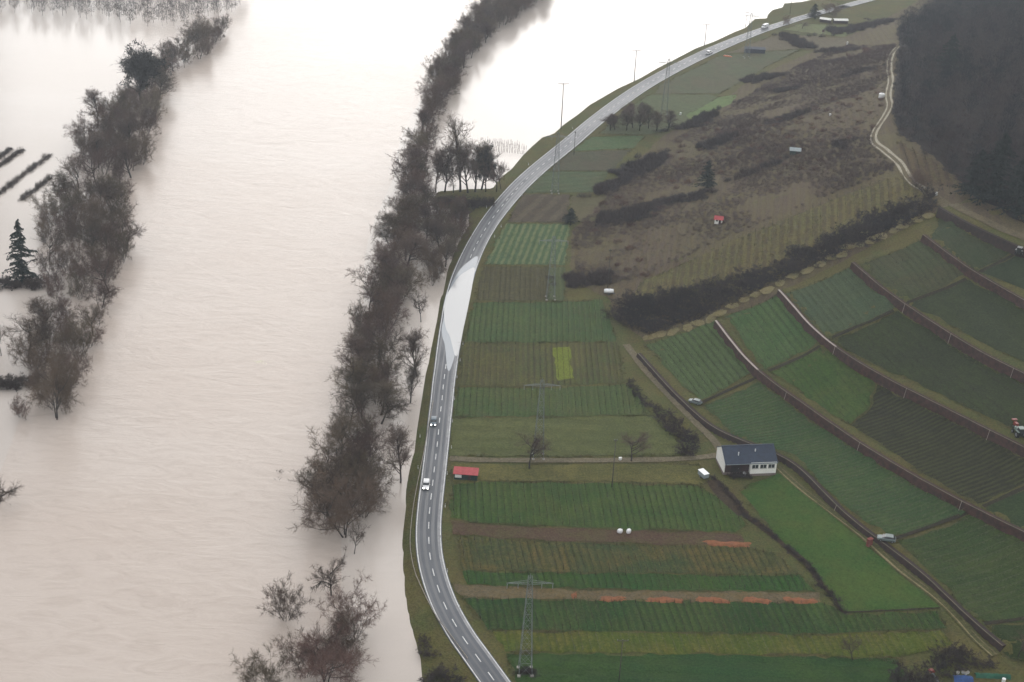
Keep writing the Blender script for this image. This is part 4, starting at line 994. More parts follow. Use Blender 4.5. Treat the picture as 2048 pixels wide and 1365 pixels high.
lone_xy = np.array([v[:2] for _, v in TREES['lone']])
FORM = {'willow': 'spreading', 'upright': 'upright', 'bushy': 'bushy', 'open': 'thin crowned', 'poplar': 'slender'}
def sector(v, table):
    for lim, txt in table:
        if v < lim: return txt
    return table[-1][1]
def side_of(x, y, poly, names):
    P = np.array(poly); xs = []
    for i in range(len(P)):
        a_, b_ = P[i], P[(i+1) % len(P)]
        if (a_[1] > y) != (b_[1] > y): xs.append(a_[0]+(b_[0]-a_[0])*(y-a_[1])/(b_[1]-a_[1]))
    f = (x-min(xs))/(max(xs)-min(xs)+1e-6) if len(xs) > 1 else 0.5
    return names[0] if f < 0.34 else names[1] if f < 0.67 else names[2]
def belt(key, dist, seed, kinds, hr_, wr, where, group, names, table, name='flooded_tree'):
    k = 0
    for x, y in scatter(BELTS[key], dist, seed):
        if np.min(np.sum((lone_xy-[x, y])**2, 1)) < 9: continue
        kind = random.choice(kinds)
        q = random.random(); h = hr_[0]+(hr_[1]-hr_[0])*q*(0.8 if kind == 'bushy' else 1.0)
        lab = '%s %s tree, %s of %s, %s' % ('low' if q < 0.33 else 'middling' if q < 0.66 else 'tall', FORM[kind], side_of(x, y, BELTS[key], names), where, sector(y, table))
        plant(name, kind, float(x), float(y), h, h*random.uniform(*wr)*(1.25 if kind in ('bushy', 'willow') else 1.0), lab, group, z=-0.2)
        k += 1
    return k
TB_MID = [(335, 'at its lower end'), (362, 'level with the white car'), (395, 'level with the dark car'), (425, 'just below the road puddle'), (485, 'level with the road puddle'), (540, 'just above the road puddle'), (580, 'left of the road thicket'), (640, 'left of the roadside clump'), (720, 'level with the tallest crossarm pole'), (800, 'level with the middle crossarm pole'), (2000, 'near the top edge')]
TB_LEFT = [(395, 'at its lower end'), (430, 'beside the spreading flooded tree'), (480, 'right of the lone conifer'), (540, 'just above the lone conifer'), (600, 'below the hedge strips'), (660, 'right of the hedge strips'), (720, 'around the ragged evergreen'), (780, 'just above the ragged evergreen'), (2000, 'near the top edge')]
TB_ROAD = [(475, 'beside the puddle'), (500, 'its lower part'), (530, 'its middle part'), (2000, 'its upper part')]
TB_FAR = [(850, 'front row'), (880, 'second row'), (2000, 'back rows')]
nb = [belt('left', 7.0, 1, ['willow', 'willow', 'upright', 'bushy', 'open', 'bushy'], (8, 18), (0.5, 0.72), 'the left bank row', 'flooded trees of the left bank row', ('meadow side', 'middle', 'river side'), TB_LEFT),
      belt('middle', 5.3, 2, ['willow', 'willow', 'bushy', 'upright', 'bushy', 'open'], (9, 16.5), (0.55, 0.78), 'the middle belt', 'flooded trees of the middle belt', ('river side', 'middle', 'road side'), TB_MID),
      belt('road', 5.2, 3, ['upright', 'bushy', 'willow', 'upright'], (8, 14), (0.5, 0.7), 'the road bend thicket', 'flooded trees beside the road bend', ('river side', 'middle', 'road side'), TB_ROAD),
      belt('topright', 7.0, 5, ['willow', 'upright'], (12, 16), (0.6, 0.8), 'the top end of the middle belt', 'flooded trees at the top edge', ('river side', 'middle', 'road side'), [(960, 'lower rows'), (2000, 'uppermost rows')])]
print('belt trees', nb)

# ---------------------------------------------------------------- low woody growth kept as stuff
def bush_geo(seed, n=70, up=0.8, wd=0.032):
    g = np.random.default_rng(seed); S = Segs()
    for i in range(n):
        a = g.random()*6.283; r = 0.5*math.sqrt(g.random()); z0 = 0.0 if g.random() < 0.35 else 0.7*g.random()*(1-r)
        p = np.array([math.cos(a)*r*0.8, math.sin(a)*r*0.8, z0])
        d = unit(np.array([math.cos(a)*r*1.6, math.sin(a)*r*1.6, up])+g.standard_normal(3)*0.45)
        S.add(p, p+d*(0.22+0.35*g.random()), wd, 0)
    V, F = S.slivers(g); V[:, 2] = np.maximum(V[:, 2], -0.05); V[:, 2] /= np.percentile(V[:, 2], 99)
    return V, F
BUSH = [bush_geo(200+i, 170, 0.8, 0.017) for i in range(6)]

def mass(name, pts, hs, ws, mat, label, cat, protos=BUSH, z=None, seed=0, kind='stuff'):
    g = np.random.default_rng(seed); VV, FF, k = [], [], 0
    zz = hz(pts[:, 0], pts[:, 1]) if z is None else np.full(len(pts), z)
    for (x, y), h, w, z_ in zip(pts, hs, ws, zz):
        V, F = protos[g.integers(len(protos))]
        a = g.random()*6.283; ca, sa = math.cos(a), math.sin(a)
        X = np.stack([(V[:, 0]*ca-V[:, 1]*sa)*w+x, (V[:, 0]*sa+V[:, 1]*ca)*w+y, V[:, 2]*h+z_-0.1], 1)
        VV.append(X); FF.append(F+k); k += len(V)
    o = link(name, mesh_np(name, np.vstack(VV), np.vstack(FF), mat))
    return tag(o, label, cat, kind=kind)

def veg(name, c1, c2, scale=0.05, c3=None):
    m, nt, N, L, b = new_mat(name)
    p = position(nt)
    c = mixc(nt, ramp(nt, noise(nt, scale, 4, p, 0.6), 0.35, 0.65), c1, c2)
    c = mixc(nt, math_node(nt, 'MULTIPLY', ramp(nt, noise(nt, scale*6, 4, p, 0.6), 0.45, 0.7), 0.6), c, c3 or tuple(v*0.5 for v in c1[:3])+(1,))
    L.new(c, b.inputs['Base Color']); b.inputs['Roughness'].default_value = 0.95; b.inputs['Specular IOR Level'].default_value = 0.05
    return m
M_scrub = veg('scrub_twigs', (0.100, 0.074, 0.062, 1), (0.085, 0.060, 0.060, 1), 0.03, (0.078, 0.060, 0.058, 1))
M_dry = veg('dry_grass', (0.20, 0.17, 0.085, 1), (0.15, 0.145, 0.08, 1), 0.06, (0.10, 0.09, 0.06, 1))
M_dry2 = veg('faded_grass', (0.125, 0.105, 0.070, 1), (0.105, 0.098, 0.066, 1), 0.06, (0.085, 0.074, 0.056, 1))
M_darks = veg('dark_scrub', (0.050, 0.041, 0.041, 1), (0.066, 0.052, 0.048, 1), 0.05, (0.032, 0.034, 0.035, 1))
M_wood = veg('wood_twigs', (0.046, 0.034, 0.036, 1), (0.028, 0.026, 0.034, 1), 0.016, (0.014, 0.021, 0.024, 1))
M_woodg = veg('grey_wood_twigs', (0.072, 0.056, 0.052, 1), (0.054, 0.045, 0.046, 1), 0.05, (0.036, 0.032, 0.034, 1))
M_woodd = veg('dark_wood_twigs', (0.020, 0.026, 0.027, 1), (0.016, 0.020, 0.025, 1), 0.05)
M_red = veg('red_scrub', (0.120, 0.058, 0.045, 1), (0.090, 0.050, 0.045, 1), 0.05)
g = np.random.default_rng(5)
_vg = np.random.default_rng(99).random((64, 64))
def vnoise(P, scale):
    """Smooth value noise in 0..1 at plan points."""
    q = np.asarray(P)/scale; i = np.floor(q).astype(int); f = q-i; f = f*f*(3-2*f)
    a = lambda dx, dy: _vg[(i[:, 0]+dx) % 64, (i[:, 1]+dy) % 64]
    return (a(0, 0)*(1-f[:, 0])+a(1, 0)*f[:, 0])*(1-f[:, 1])+(a(0, 1)*(1-f[:, 0])+a(1, 1)*f[:, 0])*f[:, 1]
P1 = scatter(BELTS['scrub1'], 2.0, 21)
v1 = 0.6*vnoise(P1, 26)+0.4*vnoise(P1+500, 9)
P1 = P1[v1 > 0.40]; v1 = v1[v1 > 0.40]
mass('scrub', P1, 0.5+3.2*(v1-0.4)*(0.6+0.8*g.random(len(P1))), 1.8+1.6*g.random(len(P1)), M_scrub, 'low brown scrub spread over the abandoned hillside terraces', 'scrub', seed=1)
P2 = scatter(BELTS['scrub1'], 3.4, 22); P2 = P2[vnoise(P2+200, 30) > 0.52]
mass('dry_grass', P2, 0.3+0.35*g.random(len(P2)), 1.8+1.6*g.random(len(P2)), M_dry2, 'pale dry grass tufts between the hillside scrub', 'grass', seed=2)
P2 = scatter(BELTS['scrub1'], 7.5, 25); P2 = P2[vnoise(P2+800, 40) > 0.58]
mass('red_scrub', P2, 1.0+1.4*g.random(len(P2)), 2.5+2*g.random(len(P2)), M_red, 'patches of rusty red scrub on the brown hillside', 'scrub', seed=8)
# hedged terrace lines across the hillside, broken and of uneven width
bp = []
for ln in BANDS:
    C_ = resample(ln, 1.5)
    for rep in range(6):
        q = C_+g.standard_normal(C_.shape)*3.2; bp.append(q[vnoise(q+100, 16) > 0.42])
bp = np.vstack(bp)
mass('terrace_hedge', bp, (0.6+3.6*vnoise(bp+300, 12))*(0.6+0.6*g.random(len(bp))), 2.2+2.2*g.random(len(bp)), veg('hedge_twigs', (0.074, 0.056, 0.052, 1), (0.060, 0.048, 0.048, 1), 0.05, (0.042, 0.040, 0.042, 1)), 'dark bushy lines along the old terraces of the brown hillside', 'hedge', seed=3)
for f in ('fallow1', 'fallow2'):
    P3 = scatter(BELTS[f], 2.2, 23); P3 = P3[vnoise(P3+50, 14) > 0.38]
    mass('dry_grass', P3, 0.35+0.5*g.random(len(P3)), 1.2+1.4*g.random(len(P3)), M_dry, {'fallow1': 'dry grass on the fallow vineyard above the dark hedge belt', 'fallow2': 'dry grass on the steep fallow plot beside the hill track'}[f], 'grass', seed=4)
# the wood: one dark mass of leafless crowns
def wood_tree(seed):
    g_ = np.random.default_rng(seed); S = Segs(); T = Segs()
    T.add(np.array([0, 0, 0.]), np.array([0, 0, .6]), .012, .006)
    for i in range(260):
        a = g_.random()*6.283; z0 = 0.25+0.65*g_.random(); r = 0.5*math.sqrt(g_.random())*math.sin(min(3.0, (z0-0.12)*3.6))
        p = np.array([math.cos(a)*r, math.sin(a)*r, z0]); d = unit(np.array([math.cos(a)*0.6, math.sin(a)*0.6, 0.9])+g_.standard_normal(3)*0.4)
        S.add(p-d*0.07, p+d*0.08, 0.0065, 0)
    V, F = S.slivers(g_); V2, F2 = T.prisms(4)
    return join_tri([(V2, F2), (V, F)])
WT = [wood_tree(300+i) for i in range(5)]
PF = scatter(BELTS['farleft'], 6.0, 4)
mass('flooded_wood', PF, 10+6*g.random(len(PF)), 6+3*g.random(len(PF)), veg('far_twigs', (0.085, 0.070, 0.066, 1), (0.065, 0.056, 0.056, 1), 0.03), 'grey leafless flooded wood along the far top left', 'wood', protos=WT, z=0.0, seed=16)
PW = scatter(BELTS['wood'], 5.6, 31)
PW = PW[np.abs(sdist(PW[:, 0], PW[:, 1], resample(PATHS['hill_road'], 4))) > 4.5]
vw = vnoise(PW+40, 30)+0.35*g.standard_normal(len(PW))
for lo_, hi_, mt_, lb_ in ((-9, 0.42, M_wood, 'dark purple brown leafless trees of the upper right wood'), (0.42, 0.72, M_woodg, 'grey brown leafless trees of the upper right wood'), (0.72, 9, M_woodd, 'dark greenish trees of the upper right wood')):
    Q = PW[(vw >= lo_) & (vw < hi_)]
    mass('wood', Q, 6+9*g.random(len(Q)), 5+6*g.random(len(Q)), mt_, lb_, 'wood', protos=WT, seed=6)
PU = scatter(BELTS['wood'], 4.4, 33)
PU = PU[np.abs(sdist(PU[:, 0], PU[:, 1], resample(PATHS['hill_road'], 4))) > 3.0]
mass('undergrowth', PU, 1.2+2*g.random(len(PU)), 3.5+2.5*g.random(len(PU)), M_darks, 'dark undergrowth below the wood on the upper right hillside', 'undergrowth', seed=7)
# shrubs of the dark belt above the vineyards, each on its own
SHR = []
for i in range(5):
    V, F = join_tri(bare_tree('low', 400+i, 0.0062))
    SHR.append(mesh_np('shrub', V, F, M_darks))
def shrub(x, y, h, w, label, group=None, name='shrub', mat=None, z=None):
    o = link(name, random.choice(SHR), None, (x, y, (float(hz(x, y)) if z is None else z)-0.1))
    o.scale = (w, w, h); o.rotation_euler[2] = random.random()*6.283
    if mat:
        o.data = o.data.copy(); o.data.materials.clear(); o.data.materials.append(mat)
    return tag(o, label, 'shrub', group)
TB_BELT = [(50, 'at its lower left end'), (64, 'left of the first plot'), (80, 'above the first plot'), (100, 'above the second plot'), (120, 'above the third plot'), (140, 'above the fourth plot'), (900, 'below the hill track')]
for x, y in scatter(BELTS['hedge_belt'], 3.0, 41):
    q = random.random(); e_ = float(sdist([x], [y], np.array(BELTS['hedge_belt'][-5:]+BELTS['hedge_belt'][:1]))[0])
    shrub(float(x), float(y), 2.6+4.4*q*q, random.uniform(5, 8.5), '%s dark shrub on the %s side of the broad belt, %s' % ('low' if q < .33 else 'middling' if q < .66 else 'tall', 'lower' if abs(e_) < 7 else 'upper', sector(x, TB_BELT)), 'shrubs of the dark belt above the plots')
M_brownshrub = veg('brown_shrub', (0.085, 0.062, 0.052, 1), (0.065, 0.050, 0.046, 1), 0.08)
for ih_, (x, y) in enumerate(sorted(scatter(BELTS['ditch_hedge'], 2.6, 42).tolist(), key=lambda q: -q[1])):
    shrub(float(x), float(y), random.uniform(1.2, 2.4), random.uniform(2.6, 4), 'brown shrub, %s from the top of the hedge running to the house' % ordinal(ih_+1), 'shrubs of the hedge above the house', mat=None)
D2 = resample(PATHS['ditch'][:10], 1.7)
for id_, (x, y) in enumerate(D2+rng.standard_normal(D2.shape)*0.4):
    shrub(float(x), float(y), random.uniform(0.7, 1.4), random.uniform(1.5, 2.6), 'low dark shrub, %s from the house along the meadow ditch' % ordinal(id_+1), 'shrubs along the ditch')
blab = ['dark bush on the river bank near the bottom edge', 'small bush on the bank above the dark bush', 'wide dark bush on the bank at the bottom edge', 'dark bush at the bottom edge left of the road', 'low bush between bottom edge and road',
        'round grey bush where the hedge nears the farm lane', 'brown bush at the lower end of the hedge', 'large dark bush at the bottom edge on the right', 'second large dark bush at the bottom edge, right of the first', 'dark bush at the edge of the near meadow',
        'tall dark shrub above the blue tarpaulin', 'dark shrub right of the tall one above the tarpaulin', 'rightmost of the dark shrubs above the tarpaulin', 'black bush hiding the yard left of the tarpaulin', 'bush in the middle of the hedge above the lane',
        'dark hedge bush behind the blue tarpaulin', 'hedge bush right of the tarpaulin', 'last hedge bush before the lane end']
bsz = [(2.2, 4.5), (1.8, 3.2), (3, 7), (3, 6), (2, 4), (2.6, 5.5), (2.2, 5), (5, 8), (5, 7), (4, 6), (4.5, 5), (4, 5), (3.5, 4), (4, 6), (2, 4), (2.4, 5), (2, 4.5), (1.8, 4)]
for (x, y), lb_, (h, w) in zip(BUSHES, blab, bsz): shrub(x, y, h, w, lb_, name='bush')
for i, ((x0, y0), (x1, y1)) in enumerate(THICKETS):
    n = int(math.hypot(x1-x0, y1-y0)/2.2)
    for k in range(n):
        t = (k+0.5)/n
        for rr in range(2):
            shrub(x0+(x1-x0)*t+random.gauss(0, .5), y0+(y1-y0)*t+random.gauss(0, 1.6), random.uniform(2.2, 3.6), random.uniform(4, 6), ['brown leafless shrub in the thicket under the left edge conifer', 'dark shrub in the flooded thicket low at the left edge', 'dark evergreen shrub under the roadside clump of trees'][i], ['thicket under the left conifer', 'flooded thicket at the left edge', 'dark shrubs under the roadside clump'][i], mat=[M_brownshrub, M_brownshrub, M_darks][i], z=0.0 if i < 2 else None)
# pale grass mounds along the top of the plots
def mound(seed):
    g_ = np.random.default_rng(seed); n = 14; V = [(0, 0, 1)]; F = []
    for k, (rr, zz_) in enumerate(((0.45, 0.85), (0.8, 0.5), (1.0, -0.2))):
        for i in range(n):
            a = 2*math.pi*i/n; r = rr*(0.85+0.3*g_.random())*0.5
            V.append((math.cos(a)*r, math.sin(a)*r, zz_+0.12*g_.standard_normal()*(k < 2)))
    F += [(0, 1+i, 1+(i+1) % n) for i in range(n)]
    for k in range(2):
        F += [(1+k*n+i, 1+(k+1)*n+i, 1+(k+1)*n+(i+1) % n, 1+k*n+(i+1) % n) for i in range(n)]
    return mesh_np('mound', V, F, M_mound, smooth=True)
M_mound = field_mat('mound_grass', (0.25, 0.205, 0.10, 1), (0.20, 0.18, 0.09, 1), patch=0.2, fine=2.5)
M_tuft = veg('tuft_grass', (0.30, 0.25, 0.13, 1), (0.22, 0.20, 0.10, 1), 0.2)
MM = [mound(500+i) for i in range(5)]
TU = []
for i in range(4):
    V, F = bush_geo(520+i, 160, 1.3); TU.append(mesh_np('grass', V, F, M_tuft))
ua = math.radians(28)
for im_, (x, y) in enumerate(sorted(TUFTS)):
    root = empty('grass_mound', (x, y, float(hz(x, y))-0.1), ua+random.gauss(0, 0.35))
    sx = random.uniform(5.0, 9.5)
    m_ = link('mound', random.choice(MM), root); m_.scale = (sx, random.uniform(3.0, 5.0), random.uniform(0.5, 1.1))
    t_ = link('grass', random.choice(TU), root); t_.scale = (sx*0.8, 2.6, 1.3)
    tag(root, 'pale dry grass mound, %s from the left in the line above the plots' % ordinal(im_+1), 'grass mound', 'grass mounds along the top of the plots')

# ragged grass along the borders of the plots
TG = [bush_geo(560+i, 34, 1.0, 0.06) for i in range(4)]
mp_ = []
for key_, poly_ in FIELDS.items():
    if key_ in ('scrub_land', 'wood_floor', 'yellow_patch', 'steep_fallow'): continue
    q = resample(np.array(poly_+poly_[:1]), 0.8 if poly_[0][1] < 480 else 1.4, smooth=False)
    q = q+g.standard_normal(q.shape)*0.45
    mp_.append(q[vnoise(q+77, 7) > 0.30])
mp_ = np.vstack(mp_)
mass('field_margin', mp_, 0.18+0.45*vnoise(mp_+9, 5), 0.9+1.3*g.random(len(mp_)), veg('margin_grass', (0.080, 0.088, 0.036, 1), (0.115, 0.100, 0.050, 1), 0.12, (0.045, 0.060, 0.026, 1)), 'rough grass growing along the borders of the plots', 'grass', protos=TG, seed=12)

# ---------------------------------------------------------------- vines
M_vine = simple('vine_wood', (0.055, 0.047, 0.038, 1), (0.035, 0.032, 0.028, 1), 0.95, 0.4, 0.05)
M_vinep = simple('vine_wood_pale', (0.16, 0.15, 0.11, 1), (0.09, 0.085, 0.062, 1), 0.95, 0.4, 0.05)
def row_lines(poly, ang, spacing, skip=0.05, inset=0.8):
    """Straight rows across a plot along `ang` (degrees from straight ahead, turning right is negative here)."""
    P = np.array(poly); a = R(-ang); d = np.array([math.sin(-a)*-1, math.cos(a)]); d = np.array([-math.sin(R(ang)), math.cos(R(ang))])
    n = np.array([d[1], -d[0]])
    u, v = P@n, P@d; out = []
    k = u.min()+spacing*0.5
    while k < u.max():
        xs = []
        for i in range(len(P)):
            j = (i+1) % len(P)
            if (u[i] > k) != (u[j] > k): xs.append(v[i]+(v[j]-v[i])*(k-u[i])/(u[j]-u[i]))
        xs.sort()
        for i in range(0, len(xs)-1, 2):
            if xs[i+1]-xs[i] > 4 and rng.random() > skip:
                a0, b0 = xs[i]+inset, xs[i+1]-inset
                out.append((n*k+d*a0, n*k+d*b0))
        k += spacing*(1+0.04*rng.standard_normal())
    return out

def row_geo(p0, p1, g, hgt=1.45, dens=1.0):
    L_ = np.hypot(*(p1-p0)); d = (p1-p0)/L_; nv = max(3, int(L_/1.15))
    S = Segs()
    s = (np.arange(nv)+0.5)*L_/nv+g.standard_normal(nv)*0.12
    P = p0+d*s[:, None]; z = hz(P[:, 0], P[:, 1])
    for (x, y), zz in zip(P, z):
        if g.random() < 0.06: continue
        b0 = np.array([x, y, zz]); hd = np.array([x+g.normal()*0.08, y+g.normal()*0.08, zz+0.75])
        S.add(b0, hd+[0, 0, 0.1], 0.055, 0)
        for sgn in (-1, 1):
            e_ = hd+np.array([d[0]*0.55*sgn, d[1]*0.55*sgn, 0.15*g.random()]); S.add(hd, e_, 0.06, 0)
        for q in range(int(3*dens)):
            st = hd+np.array([d[0], d[1], 0])*g.uniform(-0.55, 0.55)
            S.add(st, st+np.array([g.normal()*0.12, g.normal()*0.12, (hgt-0.75)*(0.5+0.6*g.random())]), 0.035, 0)
    np_ = max(2, int(L_/5.5)+1)
    Q = p0+d*(np.linspace(0, L_, np_))[:, None]; zq = hz(Q[:, 0], Q[:, 1])
    for (x, y), zz in zip(Q, zq):
        S.add(np.array([x-.03, y, zz]), np.array([x, y, zz+hgt+0.55]), 0.075, 0)
    V, F = S.slivers(g)
    Wz = np.c_[Q, zq+0.95]; n_ = len(Wz)       # the wire with tied canes, a narrow band
    WV = np.vstack([Wz, Wz+[0, 0, 0.07]]); WF = np.array([(i, i+1, n_+i+1) for i in range(n_-1)]+[(i, n_+i+1, n_+i) for i in range(n_-1)])
    return np.vstack([V, WV]), np.vstack([F, WF+len(V)])

VROWS = [  # plot, angle, spacing, mat, label or None (stuff), height
 ('vine_c', 4, 1.95, 'vine row in the plot below the olive grass strip', 1.4),
 ('vine_b1', 9.5, 1.95, 'vine row in the olive plot below the purple soil strip', 1.4),
 ('vine_b2', 9.5, 1.95, 'vine row in the bright strip above the orange heaps', 1.4),
 ('vine_a', 9, 2.0, 'vine row in the deep green plot below the orange heaps', 1.4),
 ('plot_p1', 16, 2.3, 'vine row in the striped plot above the parked pale car', 1.3),
 ('plot_p2', 13, 2.3, 'vine row in the striped plot between the pale topped walls', 1.3),
 ('vine_f', 1, 1.95, 'vine row in the blue green band by the middle pylon', 1.3),
 ('vine_h', 0, 1.95, None, 1.3), ('brown_g', 1, 1.95, None, 1.3), ('grass_strip', 9, 2.0, None, 1.2),
 ('plot_q2b', -69, 1.8, None, 0.9), ('plot_q1', -69, 1.9, None, 1.0), ('plot_p3', 13, 2.3, None, 0.9), ('plot_p4', 13, 2.3, None, 0.9), ('plot_q3', 20, 2.4, None, 0.8), ('plot_r1', -69, 2.4, None, 0.7), ('plot_q2', 20, 2.2, None, 0.9), ('brown_i', 0, 1.9, None, 1.1), ('fallow1', -9, 2.9, None, 1.0), ('fallow2', -7, 2.9, None, 1.0),
]
stufflab = {'fallow1': 'grown over vine rows of the fallow slope above the dark belt', 'fallow2': 'grown over vine rows of the steep fallow plot by the track', 'vine_h': 'rows of bare vines in the cool green plot beside the flooded road', 'brown_g': 'rows of bare vines in the brownish plot', 'grass_strip': 'pale vine rows in the yellow green strip',
 'plot_q2b': 'low vine rows in the dark turned plot on the slope', 'plot_q1': 'young vines speckling the long green plot above the house', 'plot_p3': 'sparse low vines in the plain hillside plot', 'plot_p4': 'sparse low vines in the grey olive plot', 'plot_q3': 'sparse low vines in the dark speckled plot', 'plot_r1': 'sparse young vines in the lower right slope', 'plot_q2': 'sparse vines in the mottled hillside plot', 'brown_i': 'thin vine rows in the brown field by the flooded road'}
nrows = 0
for key, ang_, sp, lab, hg in VROWS:
    g = np.random.default_rng(len(key)*7+int(ang_)+200)
    lines = row_lines(FIELDS[key] if key in FIELDS else BELTS[key], ang_, sp, 0.03 if lab else 0.1)
    if lab:
        for iv_, (p0, p1) in enumerate(sorted(lines, key=lambda q: q[0][0])):
            V, F = row_geo(p0, p1, g, hg, 1.6)
            org = np.array([p0[0], p0[1], float(hz(p0[0], p0[1]))])
            o = link('vine_row', mesh_np('vine_row', V-org, F, M_vine), None, org)
            tag(o, ordinal(iv_+1)+' '+lab.replace('vine row in', 'vine row from the left in'), 'vine row', 'vine rows of '+lab.split(' in ')[1])
            nrows += 1
    else:
        VV, FF, k = [], [], 0
        for p0, p1 in lines:
            V, F = row_geo(p0, p1, g, hg, 0.7); VV.append(V); FF.append(F+k); k += len(V)
        o = link('vines', mesh_np('vines', np.vstack(VV), np.vstack(FF), M_vinep if key in ('plot_q1', 'grass_strip', 'plot_r1') else M_vine))
        tag(o, stufflab[key], 'vines', kind='stuff')
print('vine rows', nrows)
# ---------------------------------------------------------------- power line structures
M_steel = simple('galvanised_steel', lin((128, 134, 134)), lin((100, 108, 108)), 0.55, 2, 0.5, metal=0.3)
M_woodp = simple('pole_timber', lin((92, 88, 84)), lin((70, 66, 62)), 0.9, 2)
M_glass_i = simple('insulator', lin((140, 146, 148)), lin((110, 118, 120)), 0.5, 4)
M_conc = simple('concrete', lin((170, 166, 158)), lin((138, 134, 126)), 0.9, 1.2)

def pylon(x, y, H, rz, label, armw=5.4):
    root = empty('lattice_pylon', (x, y, float(hz(x, y))), rz)
    tag(root, label, 'pylon', 'lattice pylons crossing the valley floor')
    b, t = 1.55, 0.42
    def corner(k, f):
        r = b+(t-b)*f; s = ((-1, -1), (1, -1), (1, 1), (-1, 1))[k % 4]
        return (s[0]*r, s[1]*r, f*H)
    for k in range(4):
        MB().tube(corner(k, -0.01), corner(k, 0.97), 0.085, 0.06, 4).build('leg', M_steel, root)
        MB().box((corner(k, 0)[0], corner(k, 0)[1], 0.1), (0.7, 0.7, 0.6)).build('footing', M_conc, root)
    br = MB(); f = 0.0
    n = 9
    fs = [1-(1-i/n)**1.25 for i in range(n+1)]
    for i in range(n):
        for k in range(4):
            br.tube(corner(k, fs[i]*0.97), corner(k+1, fs[i+1]*0.97), 0.032, n=3, cap=False)
            br.tube(corner(k+1, fs[i]*0.97), corner(k, fs[i+1]*0.97), 0.032, n=3, cap=False)
            br.tube(corner(k, fs[i+1]*0.97), corner(k+1, fs[i+1]*0.97), 0.04, n=3, cap=False)
    tag(br.build('bracing', M_steel, root), kind='stuff')
    za = H*0.905
    arm = MB()
    for s in (-1, 1):
        tip = (s*armw, 0, za)
        for yy in (-0.42, 0.42):
            arm.tube((s*0.4, yy, za), tip, 0.06, 0.05, 4); arm.tube((s*0.4, yy, za+0.6), tip, 0.05, 0.04, 4)
        for j in range(1, 5):
            q = 0.4+(armw-0.4)*j/5
            arm.tube((s*q, 0.42*(1-j/5), za), (s*q, -0.42*(1-j/5), za+0.6*(1-j/5)), 0.04, n=3)
    arm.build('crossarm', M_steel, root)
    MB().tube((0, 0, 0.95*H), (0, 0, H), 0.14, 0.05, 5).build('earth_peak', M_steel, root)
    for q in (-armw+0.2, -armw*0.5, armw*0.5, armw-0.2):
        ins = MB()
        ins.tube((q, 0, za-0.05), (q, 0, za-1.5), 0.03, n=5)
        for j in range(5): ins.tube((q, 0, za-0.35-j*0.25), (q, 0, za-0.47-j*0.25), 0.09, 0.07, 6)
        ins.build('insulator', M_glass_i, root)
    return root
pl = ['tall lattice pylon on the near meadow with a dark patch at its foot', 'lattice pylon standing by the bare tree on the farm lane', 'lattice pylon at the end of the brown ploughed field', 'lattice pylon beside the road bend above the dark brown field', 'lattice pylon rising behind the small orchard', 'farthest lattice pylon beside the long dark shed']
for (x, y, H), lb_ in zip(PYLON, pl): pylon(x, y, H, R(4), lb_)
x, y, H = PYLON[0]
pts_ = np.array([[x, y]])+rng.standard_normal((26, 2))*[1.2, 0.7]
mass('nettles', pts_, 0.6+0.5*rng.random(26), 1.2+0.6*rng.random(26), M_darks, 'dark rough growth around the foot of the near pylon', 'weeds', seed=9)

def tpole(name, x, y, H, rz, label, arm, z=None, dark=True, r=0.16, group=None):
    root = empty(name, (x, y, float(hz(x, y)) if z is None else z), rz)
    tag(root, label, 'pole', group)
    m_ = M_woodp
    MB().tube((0, 0, -0.8), (0, 0, H), r, r*0.62, 8).build('shaft', m_, root, smooth=True)
    if arm:
        MB().box((0, 0, H-0.25), (arm*2, 0.16, 0.16)).build('crossarm', m_, root)
        for q in (-arm+0.1, 0, arm-0.1):
            MB().tube((q, 0, H-0.2 if q else H), (q, 0, H+0.22), 0.07, 0.05, 6).build('insulator', M_glass_i, root)
        for s_ in (-1, 1): MB().tube((0, 0, H-1.1), (s_*arm*0.5, 0, H-0.32), 0.04, n=4).build('brace', m_, root)
    return root
tl = ['nearest and tallest of the dark crossarm poles against the white flood', 'middle of the three crossarm poles standing at the white flood', 'farthest of the three crossarm poles standing at the white flood']
for (x, y, H), lb_ in zip(TPOLE, tl): tpole('crossarm_pole', x, y, H, R(6), lb_, 2.6, -0.5, r=0.24, group='crossarm poles along the flooded meadow')
tpole('crossarm_pole', *POLE[0], R(3), 'grey crossarm pole on the near meadow right of the tall pylon', 1.3, r=0.14)
tpole('utility_pole', *POLE[1], R(3), 'thin timber pole standing at the farm lane', 0.5)
tpole('utility_pole', *POLE[2], R(3), 'thin timber pole behind the white tank trailer', 0.5)
tpole('utility_pole', *POLE[3], R(3), 'short timber pole at the edge of the road curve', 0.4)
tpole('utility_pole', *POLE2[0], R(3), 'small pole on the far river bank at the top edge', 0.4)
tpole('crossarm_pole', *POLE2[1], R(3), 'small crossarm pole at the flood edge beside the far pylon', 2.0, z=0.0)

